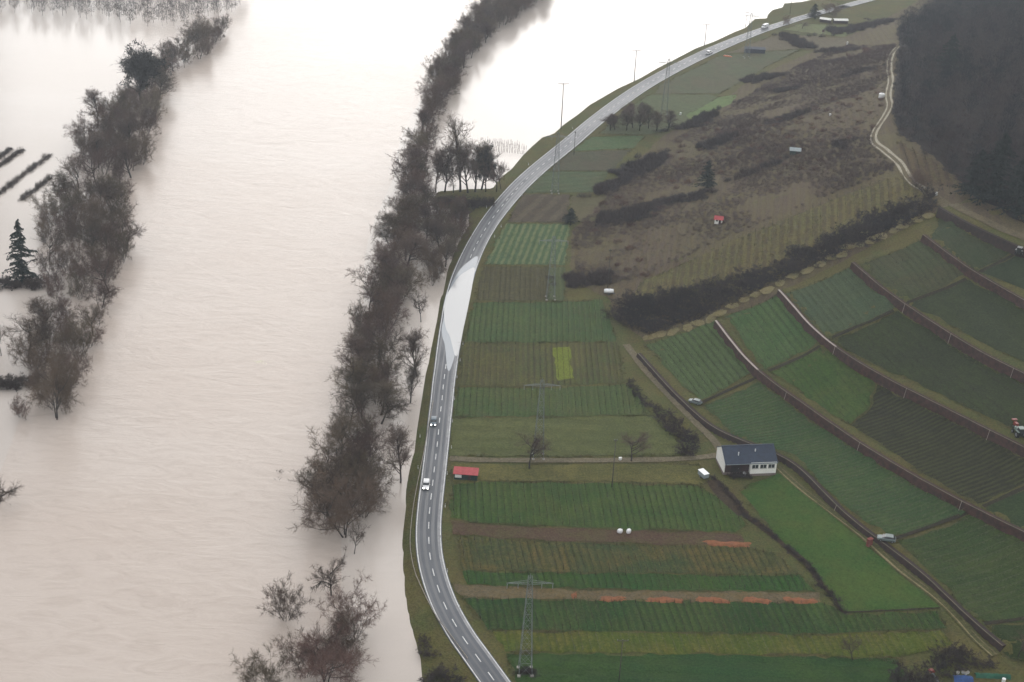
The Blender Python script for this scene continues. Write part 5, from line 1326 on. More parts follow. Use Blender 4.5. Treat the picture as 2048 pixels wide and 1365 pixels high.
# ---------------------------------------------------------------- roadside posts and rail
M_white = simple('white_plastic', (0.80, 0.80, 0.78, 1), (0.66, 0.66, 0.64, 1), 0.5, 3)
M_black = simple('black_band', (0.02, 0.02, 0.02, 1), None, 0.6, 3)
M_rail = simple('guard_rail_steel', lin((168, 160, 150)), lin((140, 132, 124)), 0.5, 1, metal=0.4)
for i, (x, y) in enumerate(DEL[:-1]):
    root = empty('marker_post', (x, y, float(hz(x, y))), random.random()*0.3)
    MB().box((0, 0, 0.55), (0.20, 0.16, 1.15), taper=(0.9, 0.7)).build('shaft', M_white, root)
    MB().box((0, 0, 0.95), (0.205, 0.15, 0.16)).build('band', M_black, root)
    tag(root, ('white marker post, %s up the field side of the road' % ordinal(i+1)) if i < 15 else 'white marker post, %s on the river side of the road' % ordinal(i-14), 'marker post', 'marker posts along the road')
C_ = resample(RAIL, 4.0)
root = empty('guard_rail', (float(C_[0, 0]), float(C_[0, 1]), 1.2))
tag(root, 'low metal guard rail along the river side of the road', 'guard rail')
O3 = np.array([C_[0, 0], C_[0, 1], 1.2])
zz = np.maximum(hz(C_[:, 0], C_[:, 1]), 0.8)
r_ = MB()
for i in range(len(C_)-1):
    for dz in (0.42, 0.56): r_.tube(np.r_[C_[i], zz[i]+dz]-O3, np.r_[C_[i+1], zz[i+1]+dz]-O3, 0.09, n=5)
r_.build('rail', M_rail, root)
for i in range(len(C_)): MB().box(np.r_[C_[i], zz[i]+0.2]-O3, (0.12, 0.12, 0.9)).build('post', M_rail, root)

# ---------------------------------------------------------------- vehicles
M_tyre = simple('tyre', (0.02, 0.02, 0.02, 1), None, 0.9, 4)
M_rim = simple('wheel_rim', lin((160, 162, 165)), lin((120, 122, 126)), 0.4, 3, metal=0.6)
M_wind = simple('car_glass', (0.03, 0.036, 0.042, 1), (0.022, 0.026, 0.03, 1), 0.08, 2, 0.8)
def paint(name, c): return simple(name, c, tuple(v*0.9 for v in c[:3])+(1,), 0.28, 0.8, 0.5)
M_pw = paint('white_paint', (0.82, 0.82, 0.82, 1)); M_pd = paint('dark_blue_paint', (0.10, 0.14, 0.17, 1)); M_pg = paint('pale_green_paint', (0.13, 0.165, 0.16, 1))
M_greyp = paint('grey_paint', (0.30, 0.30, 0.29, 1))
M_tr = paint('tractor_red', (0.22, 0.04, 0.03, 1)); M_tg = paint('tractor_grey_green', (0.16, 0.21, 0.18, 1))
M_lamp, nt, N, L, b = new_mat('lit_headlamp')
b.inputs['Base Color'].default_value = (0.9, 0.9, 0.85, 1); b.inputs['Emission Color'].default_value = (1.0, 0.96, 0.85, 1); b.inputs['Emission Strength'].default_value = 7.0
M_tail = paint('tail_lamp', (0.35, 0.02, 0.02, 1))

def wheel(parent, x, y, r, w):
    t = MB().tube((x, y-w/2, r), (x, y+w/2, r), r, n=14).build('tyre', M_tyre, None)
    wroot = t; wroot.name = 'wheel'
    wroot.parent = parent
    MB().tube((x, y-w/2-0.015, r), (x, y+w/2+0.015, r), r*0.6, n=10).build('rim', M_rim, wroot)
    return wroot

def ring(xf, hw, z0, z1, z2):
    return [(xf, -hw*0.96, z0), (xf, -hw, z1), (xf, -hw*0.86, z2), (xf, hw*0.86, z2), (xf, hw, z1), (xf, hw*0.96, z0)]

def car(name, x, y, z, rz, mat, label, lit=False, kind='hatch', s=1.0):
    """Car with its nose along local +x."""
    root = empty(name, (x, y, z), rz); root.scale = (s, s, s)
    tag(root, label, 'car' if kind != 'van' else 'van')
    if kind == 'van':
        body = [(-2.4, .88, .35, 1.2, 2.0), (-2.3, .95, .3, 1.2, 2.1), (1.0, .95, .3, 1.2, 2.1), (1.5, .95, .3, 1.1, 1.75), (1.9, .95, .3, .95, 1.15), (2.4, .9, .3, .75, 1.0), (2.5, .8, .4, .6, .8)]
        cab = [(0.75, .962, 1.25, 1.6, 1.95), (1.35, .965, 1.25, 1.5, 1.78), (1.62, .955, 1.2, 1.35, 1.62), (1.86, .85, 1.08, 1.15, 1.22)]
    else:
        body = [(-2.15, .74, .40, .65, .85), (-2.05, .84, .28, .72, .95), (-1.2, .88, .24, .74, .97), (0.7, .88, .24, .74, .95), (1.4, .86, .26, .68, .88), (1.95, .80, .28, .60, .76), (2.15, .66, .36, .52, .62)]
        cab = [(-2.0, .70, .90, .95, 1.0), (-1.55, .76, .92, 1.15, 1.36), (-0.9, .78, .92, 1.2, 1.44), (0.1, .78, .92, 1.2, 1.42), (0.6, .76, .92, 1.05, 1.2), (1.05, .74, .9, .93, .96)]
    MB().loft([ring(*r_) for r_ in body]).build('body', mat, root, smooth=False, bevel=0.03)
    MB().loft([ring(*r_) for r_ in cab]).build('windows', M_wind, root)
    if kind != 'van':
        MB().loft([ring(-1.45, .70, 1.37, 1.40, 1.445), ring(-0.8, .72, 1.41, 1.45, 1.485), ring(0.1, .72, 1.40, 1.43, 1.465), ring(0.42, .68, 1.30, 1.32, 1.345)]).build('roof', mat, root)
    for sx in (-1.35, 1.3) if kind != 'van' else (-1.5, 1.65):
        for sy in (-1, 1): wheel(root, sx, sy*0.80, 0.32, 0.2)
    fx = 2.08 if kind != 'van' else 2.46
    for sy in (-1, 1):
        MB().box((fx, sy*0.56, 0.66), (0.22, 0.30, 0.18)).build('headlight', M_lamp if lit else M_glass_i, root)
        MB().box((-fx+(0.02 if kind != 'van' else 0.1), sy*0.66, 0.78), (0.12, 0.16, 0.26)).build('tail_light', M_tail, root)
        MB().box((0.75, sy*0.98, 1.0), (0.1, 0.16, 0.12)).build('mirror', mat, root)
    MB().box((fx+0.02, 0, 0.45), (0.1, 0.5, 0.12)).build('number_plate', M_white, root)
    return root

def heading_at(x, y):
    i = int(np.argmin(np.sum((ROADC-[x, y])**2, 1))); t = ROADC[i+1]-ROADC[i-1]
    return math.atan2(t[1], t[0]), i
def road_car(name, key, off, mat, label, lit, away=False, kind='hatch', s=1.1):
    h, i = heading_at(*AT[key]); p = road_at(np.array([ROADS[i]]), off)[0]
    return car(name, float(p[0]), float(p[1]), ROAD_Z+0.015, h+(0 if away else math.pi), mat, label, lit, kind, s)
road_car('car', 'car_dark', -1.75, M_pd, 'dark blue grey car with lit headlights driving down the road', True)
road_car('car', 'car_white', -1.75, M_pw, 'white car driving down the road opposite the red roofed shed', True)
road_car('van', 'van_far', -1.8, M_pw, 'white van far away on the road near the top edge', False, kind='van', s=1.2)
road_car('car', 'car_far', 2.0, M_pw, 'white car far up the road by the dark crossarm poles', False, away=True, s=1.3)
def park(key, rz, *a, **k):
    x, y = AT[key]; return car('car' if k.get('kind') != 'pickup' else 'pickup', x, y, float(hz(x, y))+0.22, rz, *a)
park('parked1', R(150), M_pg, 'pale car parked at the corner of the striped hillside plot')
park('parked2', R(168), M_pg, 'pale green vehicle parked on the lane beside the red pillar', False, 'hatch', 1.15)

def tractor(x, y, rz, mat, label, s=1.0):
    root = empty('tractor', (x, y, float(hz(x, y))+0.1), rz); root.scale = (s, s, s)
    tag(root, label, 'tractor')
    MB().box((0.95, 0, 1.15), (1.9, 0.72, 0.7), taper=(0.95, 0.8)).build('bonnet', mat, root, bevel=0.05)
    MB().box((-0.7, 0, 0.85), (1.7, 0.6, 0.55)).build('chassis', M_black, root)
    cb = MB().box((-0.75, 0, 1.75), (1.35, 1.35, 1.2), taper=(0.88, 0.9)).build('cab', M_wind, root, bevel=0.04)
    MB().box((-0.75, 0, 2.42), (1.45, 1.4, 0.14)).build('roof', mat, root, bevel=0.03)
    for sy in (-1, 1):
        wheel(root, -0.9, sy*0.85, 0.78, 0.45); wheel(root, 1.35, sy*0.75, 0.48, 0.32)
        MB().box((-0.9, sy*0.85, 1.62), (1.2, 0.5, 0.08)).build('mudguard', mat, root)
        MB().box((1.9, sy*0.22, 1.25), (0.06, 0.16, 0.14)).build('headlight', M_glass_i, root)
    MB().tube((1.0, 0.25, 1.4), (1.0, 0.25, 2.3), 0.05, n=6).build('exhaust', M_black, root)
    return root
tractor(*AT['tractor1'], R(100), M_tg, 'grey green tractor at the right edge beside the dark plot', 1.25)
x, y = AT['tractor1']
root = empty('red_sprayer', (x+0.4, y+4.2, float(hz(x+0.4, y+4.2))), R(100)); tag(root, 'red hitched machine uphill of the grey green tractor', 'farm machine')
MB().box((0, 0, 1.0), (1.7, 1.1, 1.0), taper=(0.9, 0.8)).build('tank', M_tr, root, bevel=0.06); MB().box((1.3, 0, 1.8), (0.8, 1.6, 0.3)).build('hopper', M_tr, root, bevel=0.04)
MB().tube((-1.7, 0, 0.5), (1.3, 0, 0.5), 0.08).build('drawbar', M_black, root)
for sy in (-1, 1): wheel(root, 0, sy*0.65, 0.4, 0.25)
tractor(*AT['tractor2'], R(60), M_greyp, 'pale tractor at the right edge below the hill road', 1.15)

# ---------------------------------------------------------------- buildings
M_plaster = simple('white_render', (0.86, 0.85, 0.80, 1), (0.80, 0.79, 0.74, 1), 0.85, 0.6)
M_slate = simple('blue_grey_roof', lin((42, 54, 72)), lin((34, 44, 60)), 0.6, 0.8, 0.4)
M_brown = simple('dark_brown_boards', lin((66, 50, 48)), lin((50, 40, 40)), 0.85, 0.8)
M_plinth = simple('stone_plinth', lin((128, 116, 110)), lin((104, 94, 90)), 0.9, 0.8, bump=0.4)
M_redroof = simple('red_roof_sheets', lin((176, 82, 84)), lin((158, 70, 72)), 0.7, 0.8)
M_greenwall = simple('dark_green_boards', lin((34, 62, 56)), lin((28, 50, 46)), 0.8, 0.8)
M_greyroof = simple('grey_sheet_roof', lin((140, 150, 150)), lin((120, 130, 132)), 0.6, 0.8)

hx, hy = AT['house']; hzz = float(hz(hx, hy))
Lh, Dh, Eh, Rh = 15.4, 8.2, 4.9, 7.6
root = empty('house', (hx, hy+Dh/2, hzz-0.3), R(9)); tag(root, 'white gabled house with a blue grey roof on the farm lane', 'house')
x0, x1, y0, y1 = -Lh/2, Lh/2, -Dh/2, Dh/2
xm = x0+7.6
MB().box(((x0+x1)/2, 0, 0.55), (Lh+0.1, Dh+0.1, 1.1)).build('plinth', M_plinth, root)
wallm = MB()
wallm.add([(x0, y0, 1.1), (x0, y1, 1.1), (x0, y1, Eh), (x0, 0, Rh), (x0, y0, Eh), (x0+0.3, y0, 1.1), (x0+0.3, y1, 1.1), (x0+0.3, y1, Eh), (x0+0.3, 0, Rh), (x0+0.3, y0, Eh)],
          [(0, 1, 2, 3, 4), (9, 8, 7, 6, 5), (0, 4, 9, 5), (4, 3, 8, 9), (3, 2, 7, 8), (2, 1, 6, 7), (1, 0, 5, 6)])
wallm.build('gable_wall', M_plaster, root)
wallm = MB()
wallm.add([(x1, y0, 1.1), (x1, y1, 1.1), (x1, y1, Eh), (x1, 0, Rh), (x1, y0, Eh), (x1-0.3, y0, 1.1), (x1-0.3, y1, 1.1), (x1-0.3, y1, Eh), (x1-0.3, 0, Rh), (x1-0.3, y0, Eh)],
          [(0, 1, 2, 3, 4), (9, 8, 7, 6, 5), (0, 4, 9, 5), (4, 3, 8, 9), (3, 2, 7, 8), (2, 1, 6, 7), (1, 0, 5, 6)])
wallm.build('gable_wall', M_plaster, root)
MB().box((0, y1-0.15, (Eh+1.1)/2), (Lh-0.6, 0.3, Eh-1.1)).build('rear_wall', M_plaster, root)
MB().box(((x0+0.3+xm)/2, y0+0.15, (Eh+1.1)/2), (xm-x0-0.3, 0.3, Eh-1.1)).build('front_wall', M_brown, root)
gd = MB().box((x0+3.4, y0-0.02, 2.35), (2.6, 0.1, 2.5)).build('door', simple('barn_door', lin((44, 38, 38)), lin((36, 32, 32)), 0.8, 1), root)
MB().box((x0+4.4, y0-0.1, 2.3), (0.08, 0.1, 0.3)).build('handle', M_steel, gd)
# white glazed extension on the right
ex = MB().box(((xm+x1)/2, y0-0.55, 2.95), (x1-xm, 1.5, 3.7)).build('extension', M_plaster, root)
MB().box(((xm+x1)/2, y0-0.55, 0.5), (x1-xm+0.06, 1.56, 1.2)).build('extension_base', M_plinth, root)
for k in range(3):
    cx = xm+1.35+k*2.45
    w_ = MB().box((cx, y0-1.31, 3.55), (2.0, 0.08, 1.35)).build('window', M_white, root)
    for q in (-0.49, 0.49): MB().box((cx+q, y0-1.36, 3.55), (0.86, 0.05, 1.15)).build('pane', M_wind, w_)
    MB().box((cx, y0-1.40, 2.84), (2.1, 0.18, 0.08)).build('sill', M_conc, w_)
ov = 0.45
rf = MB()
for sgn in (-1, 1):
    ye = sgn*(Dh/2+ov) if sgn > 0 else -(Dh/2+1.45)
    slope = (Rh-Eh)/(Dh/2)
    ze = Eh-slope*ov*0.8 if sgn > 0 else Eh-0.35
    A = [(x0-0.15, 0, Rh+0.1), (x1+0.3, 0, Rh+0.1), (x1+0.3, ye, ze+0.1), (x0-0.15, ye, ze+0.1)]
    B_ = [(a_, b__, c_-0.22) for a_, b__, c_ in A]
    rf.add(A+B_, [(0, 1, 2, 3), (7, 6, 5, 4), (0, 4, 5, 1), (1, 5, 6, 2), (2, 6, 7, 3), (3, 7, 4, 0)])
roof = rf.build('roof', M_slate, root)
MB().box(((x0+x1)/2+0.07, 0, Rh+0.12), (Lh+0.5, 0.4, 0.14)).build('ridge', M_slate, roof)
for px_, py_ in ((x0+4.3, -2.9), (x0+9.6, -1.9)):
    MB().tube((px_, py_, Rh-1.9), (px_, py_, Rh+0.3-0.45*abs(py_)*0.6), 0.16, n=7).build('vent_pipe', M_white, roof)
MB().tube((x0+0.1, -(Dh/2+1.5), Eh-0.33), (x1+0.2, -(Dh/2+1.5), Eh-0.33), 0.09, n=6).build('gutter', M_greyroof, roof)
root2 = empty('white_barrel', (hx-0.8, hy-1.2, float(hz(hx-.8, hy-1.2)))); tag(root2, 'small white water barrel against the dark front of the house', 'barrel')
MB().tube((0, 0, 0), (0, 0, 1.0), 0.42, 0.5, 12).build('drum', M_white, root2); MB().tube((0, 0, 1.0), (0, 0, 1.08), 0.52, n=12).build('lid', M_white, root2)
for i in range(7):
    shrub(hx-4.6+i*0.75+random.gauss(0, .2), hy-1.4-random.random()*1.6, random.uniform(1.2, 2.2), random.uniform(2, 3), 'dark leafless shrub against the front of the house', 'shrubs in front of the house')

def hut(name, x, y, rz, L_, D_, E_, rise, wall, roofm, label, door=True, window=False, mono=False, over=0.3):
    root = empty(name, (x, y, float(hz(x, y))-0.15), rz); tag(root, label, 'shed' if 'shed' in name else 'hut')
    hl, hd = L_/2, D_/2
    w_ = MB()
    if mono:
        w_.add([(-hl, -hd, 0), (hl, -hd, 0), (hl, hd, 0), (-hl, hd, 0), (-hl, -hd, E_), (hl, -hd, E_), (hl, hd, E_+rise), (-hl, hd, E_+rise)], [(0, 3, 2, 1), (0, 1, 5, 4), (1, 2, 6, 5), (2, 3, 7, 6), (3, 0, 4, 7), (4, 5, 6, 7)])
    else:
        w_.add([(-hl, -hd, 0), (hl, -hd, 0), (hl, hd, 0), (-hl, hd, 0), (-hl, -hd, E_), (hl, -hd, E_), (hl, hd, E_), (-hl, hd, E_), (-hl, 0, E_+rise), (hl, 0, E_+rise)],
               [(0, 3, 2, 1), (0, 1, 5, 4), (2, 3, 7, 6), (1, 2, 6, 9, 5), (3, 0, 4, 8, 7), (4, 5, 9, 8), (6, 7, 8, 9)])
    w_.build('wall', wall, root)
    r_ = MB()
    ends = [(-hd-over, hd+over)] if mono else [(-hd-over, 0), (0, hd+over)]
    for ya, yb in ends:
        sl = rise/(2*hd) if mono else rise/hd
        zf = (lambda v: E_+(v+hd)*sl) if mono else (lambda v: E_+rise-abs(v)*sl)
        A = [(-hl-over, ya, zf(ya)+0.12), (hl+over, ya, zf(ya)+0.12), (hl+over, yb, zf(yb)+0.12), (-hl-over, yb, zf(yb)+0.12)]
        B_ = [(p_[0], p_[1], p_[2]-0.1) for p_ in A]
        r_.add(A+B_, [(0, 1, 2, 3), (7, 6, 5, 4), (0, 4, 5, 1), (1, 5, 6, 2), (2, 6, 7, 3), (3, 7, 4, 0)])
    rr = r_.build('roof', roofm, root)
    if door:
        d_ = MB().box((hl*0.35, -hd-0.03, 0.95), (0.85, 0.07, 1.8)).build('door', M_brown, root); MB().box((hl*0.35+0.3, -hd-0.08, 0.95), (0.05, 0.06, 0.14)).build('handle', M_steel, d_)
    if window:
        f_ = MB().box((-hl*0.4, -hd-0.03, 1.4), (0.9, 0.07, 0.7)).build('window', M_white, root); MB().box((-hl*0.4, -hd-0.075, 1.4), (0.75, 0.04, 0.55)).build('pane', M_wind, f_)
    return root
sx, sy = AT['shed']
sh = hut('shed', sx, sy+1.0, R(-3), 6.6, 2.6, 2.2, 0.5, M_greenwall, M_redroof, 'dark green shed with a red roof beside the road', mono=True)
MB().box((-2.1, -1.36, 1.45), (1.9, 0.08, 0.95)).build('notice_board', M_white, sh)
hut('hut', *AT['hut_red'], R(-12), 3.0, 2.6, 2.0, 0.9, M_plaster, M_redroof, 'tiny white vineyard hut with a red roof on the brown hillside', window=True)
hut('hut', *AT['hut_grey'], R(-8), 4.4, 2.6, 2.0, 0.5, M_greenwall, M_greyroof, 'small hut with a pale grey roof high on the brown hillside', mono=True)
hut('long_shed', *AT['dark_shed'], R(-2), 12.0, 3.0, 2.6, 0.5, simple('dark_shed_boards', lin((62, 68, 80)), lin((54, 58, 68)), 0.9, 0.8), simple('dark_shed_roof', lin((78, 82, 92)), lin((66, 72, 80)), 0.8, 0.8), 'long dark open shed in the far brown field', mono=True, door=False)
fx, fy = AT['far_sheds']
hut('shed', fx-4.5, fy+1.0, R(-22), 7.0, 3.0, 2.2, 0.8, M_brown, M_plaster, 'left of two white roofed sheds by the far conifer')
hut('shed', fx+5.0, fy, R(6), 9.0, 3.2, 2.2, 0.8, M_brown, M_plaster, 'right of two white roofed sheds by the far conifer')

# ---------------------------------------------------------------- smaller things
def tank_trailer(x, y, rz, label):
    root = empty('tank_trailer', (x, y, float(hz(x, y))), rz); tag(root, label, 'trailer')
    rings = []
    for xx, rr in ((-1.75, .55), (-1.6, .85), (-0.6, .95), (0.6, .95), (1.6, .85), (1.75, .55)):
        rings.append([(xx, math.cos(t_)*rr, 1.35+math.sin(t_)*rr*0.85) for t_ in np.linspace(0, 2*math.pi, 12, endpoint=False)])
    MB().loft(rings).build('tank', M_pw, root, smooth=True)
    MB().box((0.3, 0, 0.5), (4.2, 0.9, 0.14)).build('frame', M_black, root)
    for sy_ in (-1, 1): wheel(root, 0, sy_*0.75, 0.38, 0.22)
    MB().tube((0, 0, 2.1), (0, 0, 2.3), 0.25, n=10).build('filler_cap', M_greyroof, root)
    return root
tank_trailer(*AT['caravan'], R(2), 'white tank trailer parked below the dark shrub belt')
tx, ty = AT['white_tank']
root = empty('water_tank', (tx, ty, float(hz(tx, ty)))); tag(root, 'white water tank beside the pale hill track', 'tank')
MB().tube((0, 0, 0), (0, 0, 1.9), 1.35, 1.35, 16).build('drum', M_pw, root, smooth=False); MB().tube((0, 0, 1.9), (0, 0, 2.3), 1.35, 0.5, 16).build('dome', M_pw, root); MB().tube((0, 0, 2.3), (0, 0, 2.45), 0.3, n=10).build('lid', M_greyroof, root)

def flatbed(x, y, rz, label):
    root = empty('trailer', (x, y, float(hz(x, y))), rz); tag(root, label, 'trailer')
    MB().box((0, 0, 1.9), (3.4, 1.9, 0.12)).build('cover', M_pw, root, bevel=0.05)
    MB().box((0, 0, 1.2), (3.2, 1.75, 1.3)).build('box', M_greyroof, root)
    MB().box((2.3, 0, 0.55), (1.4, 0.12, 0.12)).build('drawbar', M_black, root)
    for sy_ in (-1, 1): wheel(root, -0.1, sy_*0.95, 0.36, 0.22)
    return root
flatbed(*AT['trailer'], R(-62), 'white topped trailer left of the house')
def bag(x, y, rz, label):
    root = empty('bulk_bag', (x, y, float(hz(x, y))), rz); tag(root, label, 'bag', None)
    g_ = np.random.default_rng(int(x*10)); rings = []
    for zz_, rr in ((0, .48), (.15, .56), (.6, .6), (1.0, .54), (1.12, .40)):
        rings.append([(math.cos(t_)*rr*(1+.06*g_.standard_normal())*1.3, math.sin(t_)*rr*(1+.06*g_.standard_normal()), zz_) for t_ in np.linspace(0, 2*math.pi, 12, endpoint=False)])
    MB().loft(rings).build('sack', M_pw, root, smooth=True)
    for sx_ in (-1, 1):
        for sy_ in (-1, 1): MB().tube((sx_*.4, sy_*.3, 1.05), (sx_*.2, sy_*.12, 1.3), 0.03, n=4).build('strap', M_white, root)
bag(*AT['bag1'], 0.1, 'left of two white bulk bags on the purple soil strip'); bag(*AT['bag2'], 0.8, 'right of two white bulk bags on the purple soil strip')

M_orange = simple('orange_soil', (0.27, 0.112, 0.055, 1), (0.19, 0.082, 0.044, 1), 0.95, 0.9, 0.1, bump=0.8)
hl = ['flat rectangular orange soil heap, leftmost on the earth track', 'orange soil heap second from the left on the earth track', 'middle orange soil heap on the earth track', 'small orange soil heap fourth along the earth track', 'orange soil heap at the right end of the earth track', 'wide orange soil heap at the right end of the purple strip', 'tiny orange soil pile on the earth track near the pylon']
for i, (x, y, w_) in enumerate(HEAPS):
    g_ = np.random.default_rng(900+i); nx_, ny_ = 22, 9
    X, Y = np.meshgrid(np.linspace(-1, 1, nx_), np.linspace(-1, 1, ny_))
    ed = np.clip(1-np.abs(X)**(6 if i == 0 else 2.2), 0, 1)*np.clip(1-np.abs(Y)**(4 if i == 0 else 2), 0, 1)
    Z = ed*(0.25 if i == 0 else 0.42)*(0.5+0.9*g_.random(X.shape))-0.14
    sk = 0.2*np.sin(X*3+i)
    V = np.c_[(X*w_/2*1.15*(1+0.05*g_.standard_normal(X.shape))).ravel(), ((Y*(0.75+0.5*np.abs(np.sin(X*4+i*2)))+sk)*1.25*(1+0.10*g_.standard_normal(X.shape))).ravel(), Z.ravel()]
    a = (np.arange(ny_-1)[:, None]*nx_+np.arange(nx_-1)[None]).ravel()
    o = link('soil_heap', mesh_np('soil_heap', V, np.stack([a, a+1, a+nx_+1, a+nx_], 1), M_orange, smooth=False), None, (x, y, float(hz(x, y))+0.14))
    o.rotation_euler[2] = R(-2); tag(o, hl[i], 'soil heap', 'orange soil heaps')

px_, py_ = AT['pillar']
root = empty('brick_pillar', (px_, py_, float(hz(px_, py_))), R(35)); tag(root, 'red brown brick pillar beside the grass lane', 'pillar')
M_brick = simple('red_brick', lin((128, 70, 62)), lin((104, 58, 54)), 0.9, 2, bump=0.4)
MB().box((0, 0, 1.0), (1.5, 0.9, 2.4)).build('shaft', M_brick, root, bevel=0.03); MB().box((0, 0, 2.26), (1.66, 1.06, 0.14)).build('cap', M_brick, root); MB().box((0, 0, -0.1), (1.75, 1.15, 0.5)).build('base', M_brick, root)
x, y = AT['orange_boat']
root = empty('boat', (x, y, float(hz(x, y))+0.1), R(-20)); tag(root, 'upturned orange boat lying beside the far road', 'boat')
rings = []
for xx, hw_, hh in ((-2.6, .25, .3), (-2.0, .7, .6), (-0.6, .95, .75), (0.8, .9, .7), (2.0, .55, .5), (2.9, .08, .2)):
    rings.append([(xx, -hw_, 0), (xx, -hw_*.8, hh*.7), (xx, 0, hh), (xx, hw_*.8, hh*.7), (xx, hw_, 0)])
MB().loft(rings).build('hull', simple('orange_hull', lin((206, 128, 96)), lin((186, 110, 82)), 0.5, 1), root, smooth=True); MB().box((0, 0, 0.76), (4.0, 0.08, 0.1)).build('keel', M_white, root)
x, y = AT['signboard']
root = empty('sign_board', (x, y, float(hz(x, y)))); tag(root, 'small dark board on posts at the far green plot', 'sign')
for sx_ in (-0.4, 0.4): MB().box((sx_, 0, 1.0), (0.12, 0.12, 2.2)).build('post', M_woodp, root)
MB().box((0, -0.08, 1.9), (1.5, 0.06, 1.5)).build('board', simple('dark_board', lin((88, 62, 60)), None, 0.8, 1), root)
for key, lb_, h_ in (('white_post', 'white post at the far edge of the brown field', 2.4), ('marker', 'white marker stone beside the farm lane', 0.9), ('white_post2', 'white box right of the small orchard', 1.4), ('white_box', 'white hive box beside the hill road', 1.3), ('white_hill', 'pale small crate on the brown hillside', 0.9)):
    x, y = AT[key]
    root = empty('white_box' if 'box' in lb_ or 'crate' in lb_ else 'marker_stone', (x, y, float(hz(x, y))), 0.3); tag(root, lb_, 'box' if 'box' in lb_ or 'crate' in lb_ else 'marker')
    MB().box((0, 0, h_/2-0.1), (0.8, 0.7, h_+0.2), taper=(0.85, 0.85)).build('body', M_white, root, bevel=0.03); MB().box((0, 0, h_+0.02), (0.86, 0.76, 0.08)).build('cap', M_white, root)

# yard at the bottom right corner
M_blue = simple('blue_tarpaulin', lin((44, 78, 130)), lin((34, 62, 108)), 0.5, 1.2); M_tgreen = simple('green_net', lin((40, 92, 70)), lin((30, 72, 56)), 0.8, 1)
x, y = AT['tarp']; zt = float(hz(x, y))
nx_, ny_ = 14, 9; X, Y = np.meshgrid(np.linspace(-1, 1, nx_), np.linspace(-1, 1, ny_)); g_ = np.random.default_rng(77)
V = np.c_[(X*2.3).ravel(), (Y*1.4).ravel(), (0.15+1.1*(1-np.abs(Y))*(1-0.3*X*X)+0.08*g_.standard_normal(X.shape)).ravel()]
a = (np.arange(ny_-1)[:, None]*nx_+np.arange(nx_-1)[None]).ravel()
o = link('tarpaulin', mesh_np('tarpaulin', V, np.stack([a, a+1, a+nx_+1, a+nx_], 1), M_blue, smooth=True), None, (x, y, zt)); tag(o, 'blue tarpaulin over a pile in the bottom right yard', 'tarpaulin')
for i, (dx, dy) in enumerate(((-0.6, 2.2), (0.7, 2.4), (1.3, 2.1), (1.9, 2.5))):
    zc = float(hz(x+dx, y+dy)); root = empty('crate', (x+dx, y+dy, zc), random.random()); tag(root, ['leftmost small white crate behind the blue tarpaulin', 'white crate behind the middle of the blue tarpaulin', 'third white crate behind the blue tarpaulin', 'rightmost white crate behind the blue tarpaulin'][i], 'crate')
    MB().box((0, 0, 0.25), (0.6, 0.5, 0.5)).build('box', M_white, root, bevel=0.02); MB().box((0, 0, 0.53), (0.66, 0.56, 0.06)).build('lid', M_conc, root)
nx_ = 20; X, Y = np.meshgrid(np.linspace(-1, 1, nx_), np.linspace(-1, 1, 5))
V = np.c_[(X*4.2).ravel(), (Y*0.8).ravel(), (0.9*(1-Y*Y)+0.1*g_.standard_normal(X.shape)).ravel()]
a = (np.arange(4)[:, None]*nx_+np.arange(nx_-1)[None]).ravel()
o = link('netting', mesh_np('netting', V, np.stack([a, a+1, a+nx_+1, a+nx_], 1), M_tgreen), None, (x+7.5, y+1.6, float(hz(x+7.5, y+1.6)))); tag(o, 'dark green netting over a long pile right of the blue tarpaulin', 'netting')
zc = float(hz(x+9.5, y-0.4)); root = empty('white_drum', (x+9.5, y-0.4, zc)); tag(root, 'white drum below the green netting', 'drum')
MB().tube((0, 0, 0), (0, 0, 1.1), 0.42, n=12).build('drum', M_white, root); MB().tube((0, 0, 1.1), (0, 0, 1.18), 0.45, n=12).build('lid', M_white, root)
x, y = AT['slide']; root = empty('play_slide', (x, y, float(hz(x, y))), R(20)); tag(root, 'faint red and grey slide in the bottom right yard', 'slide')
MB().box((0, 1.2, 1.9), (1.5, 1.2, 0.5), taper=(0.5, 0.8)).build('roof', M_tr, root)
for q in (-0.25, 0.25): MB().tube((q, 0.8, 1.5), (q+0.3, -2.6, 0.1), 0.06, n=5).build('slide_rail', M_steel, root)
MB().add([(-0.25, 0.8, 1.45), (0.25, 0.8, 1.45), (0.55, -2.6, 0.06), (0.05, -2.6, 0.06), (-0.25, 0.8, 1.40), (0.25, 0.8, 1.40), (0.55, -2.6, 0.01), (0.05, -2.6, 0.01)], [(0, 1, 2, 3), (7, 6, 5, 4), (0, 4, 5, 1), (1, 5, 6, 2), (2, 6, 7, 3), (3, 7, 4, 0)]).build('chute', M_steel, root)
for sx_ in (-0.6, 0.6):
    for sy_ in (0.7, 1.7): MB().tube((sx_, sy_, 0), (sx_, sy_, 1.8), 0.06, n=5).build('post', M_woodp, root)

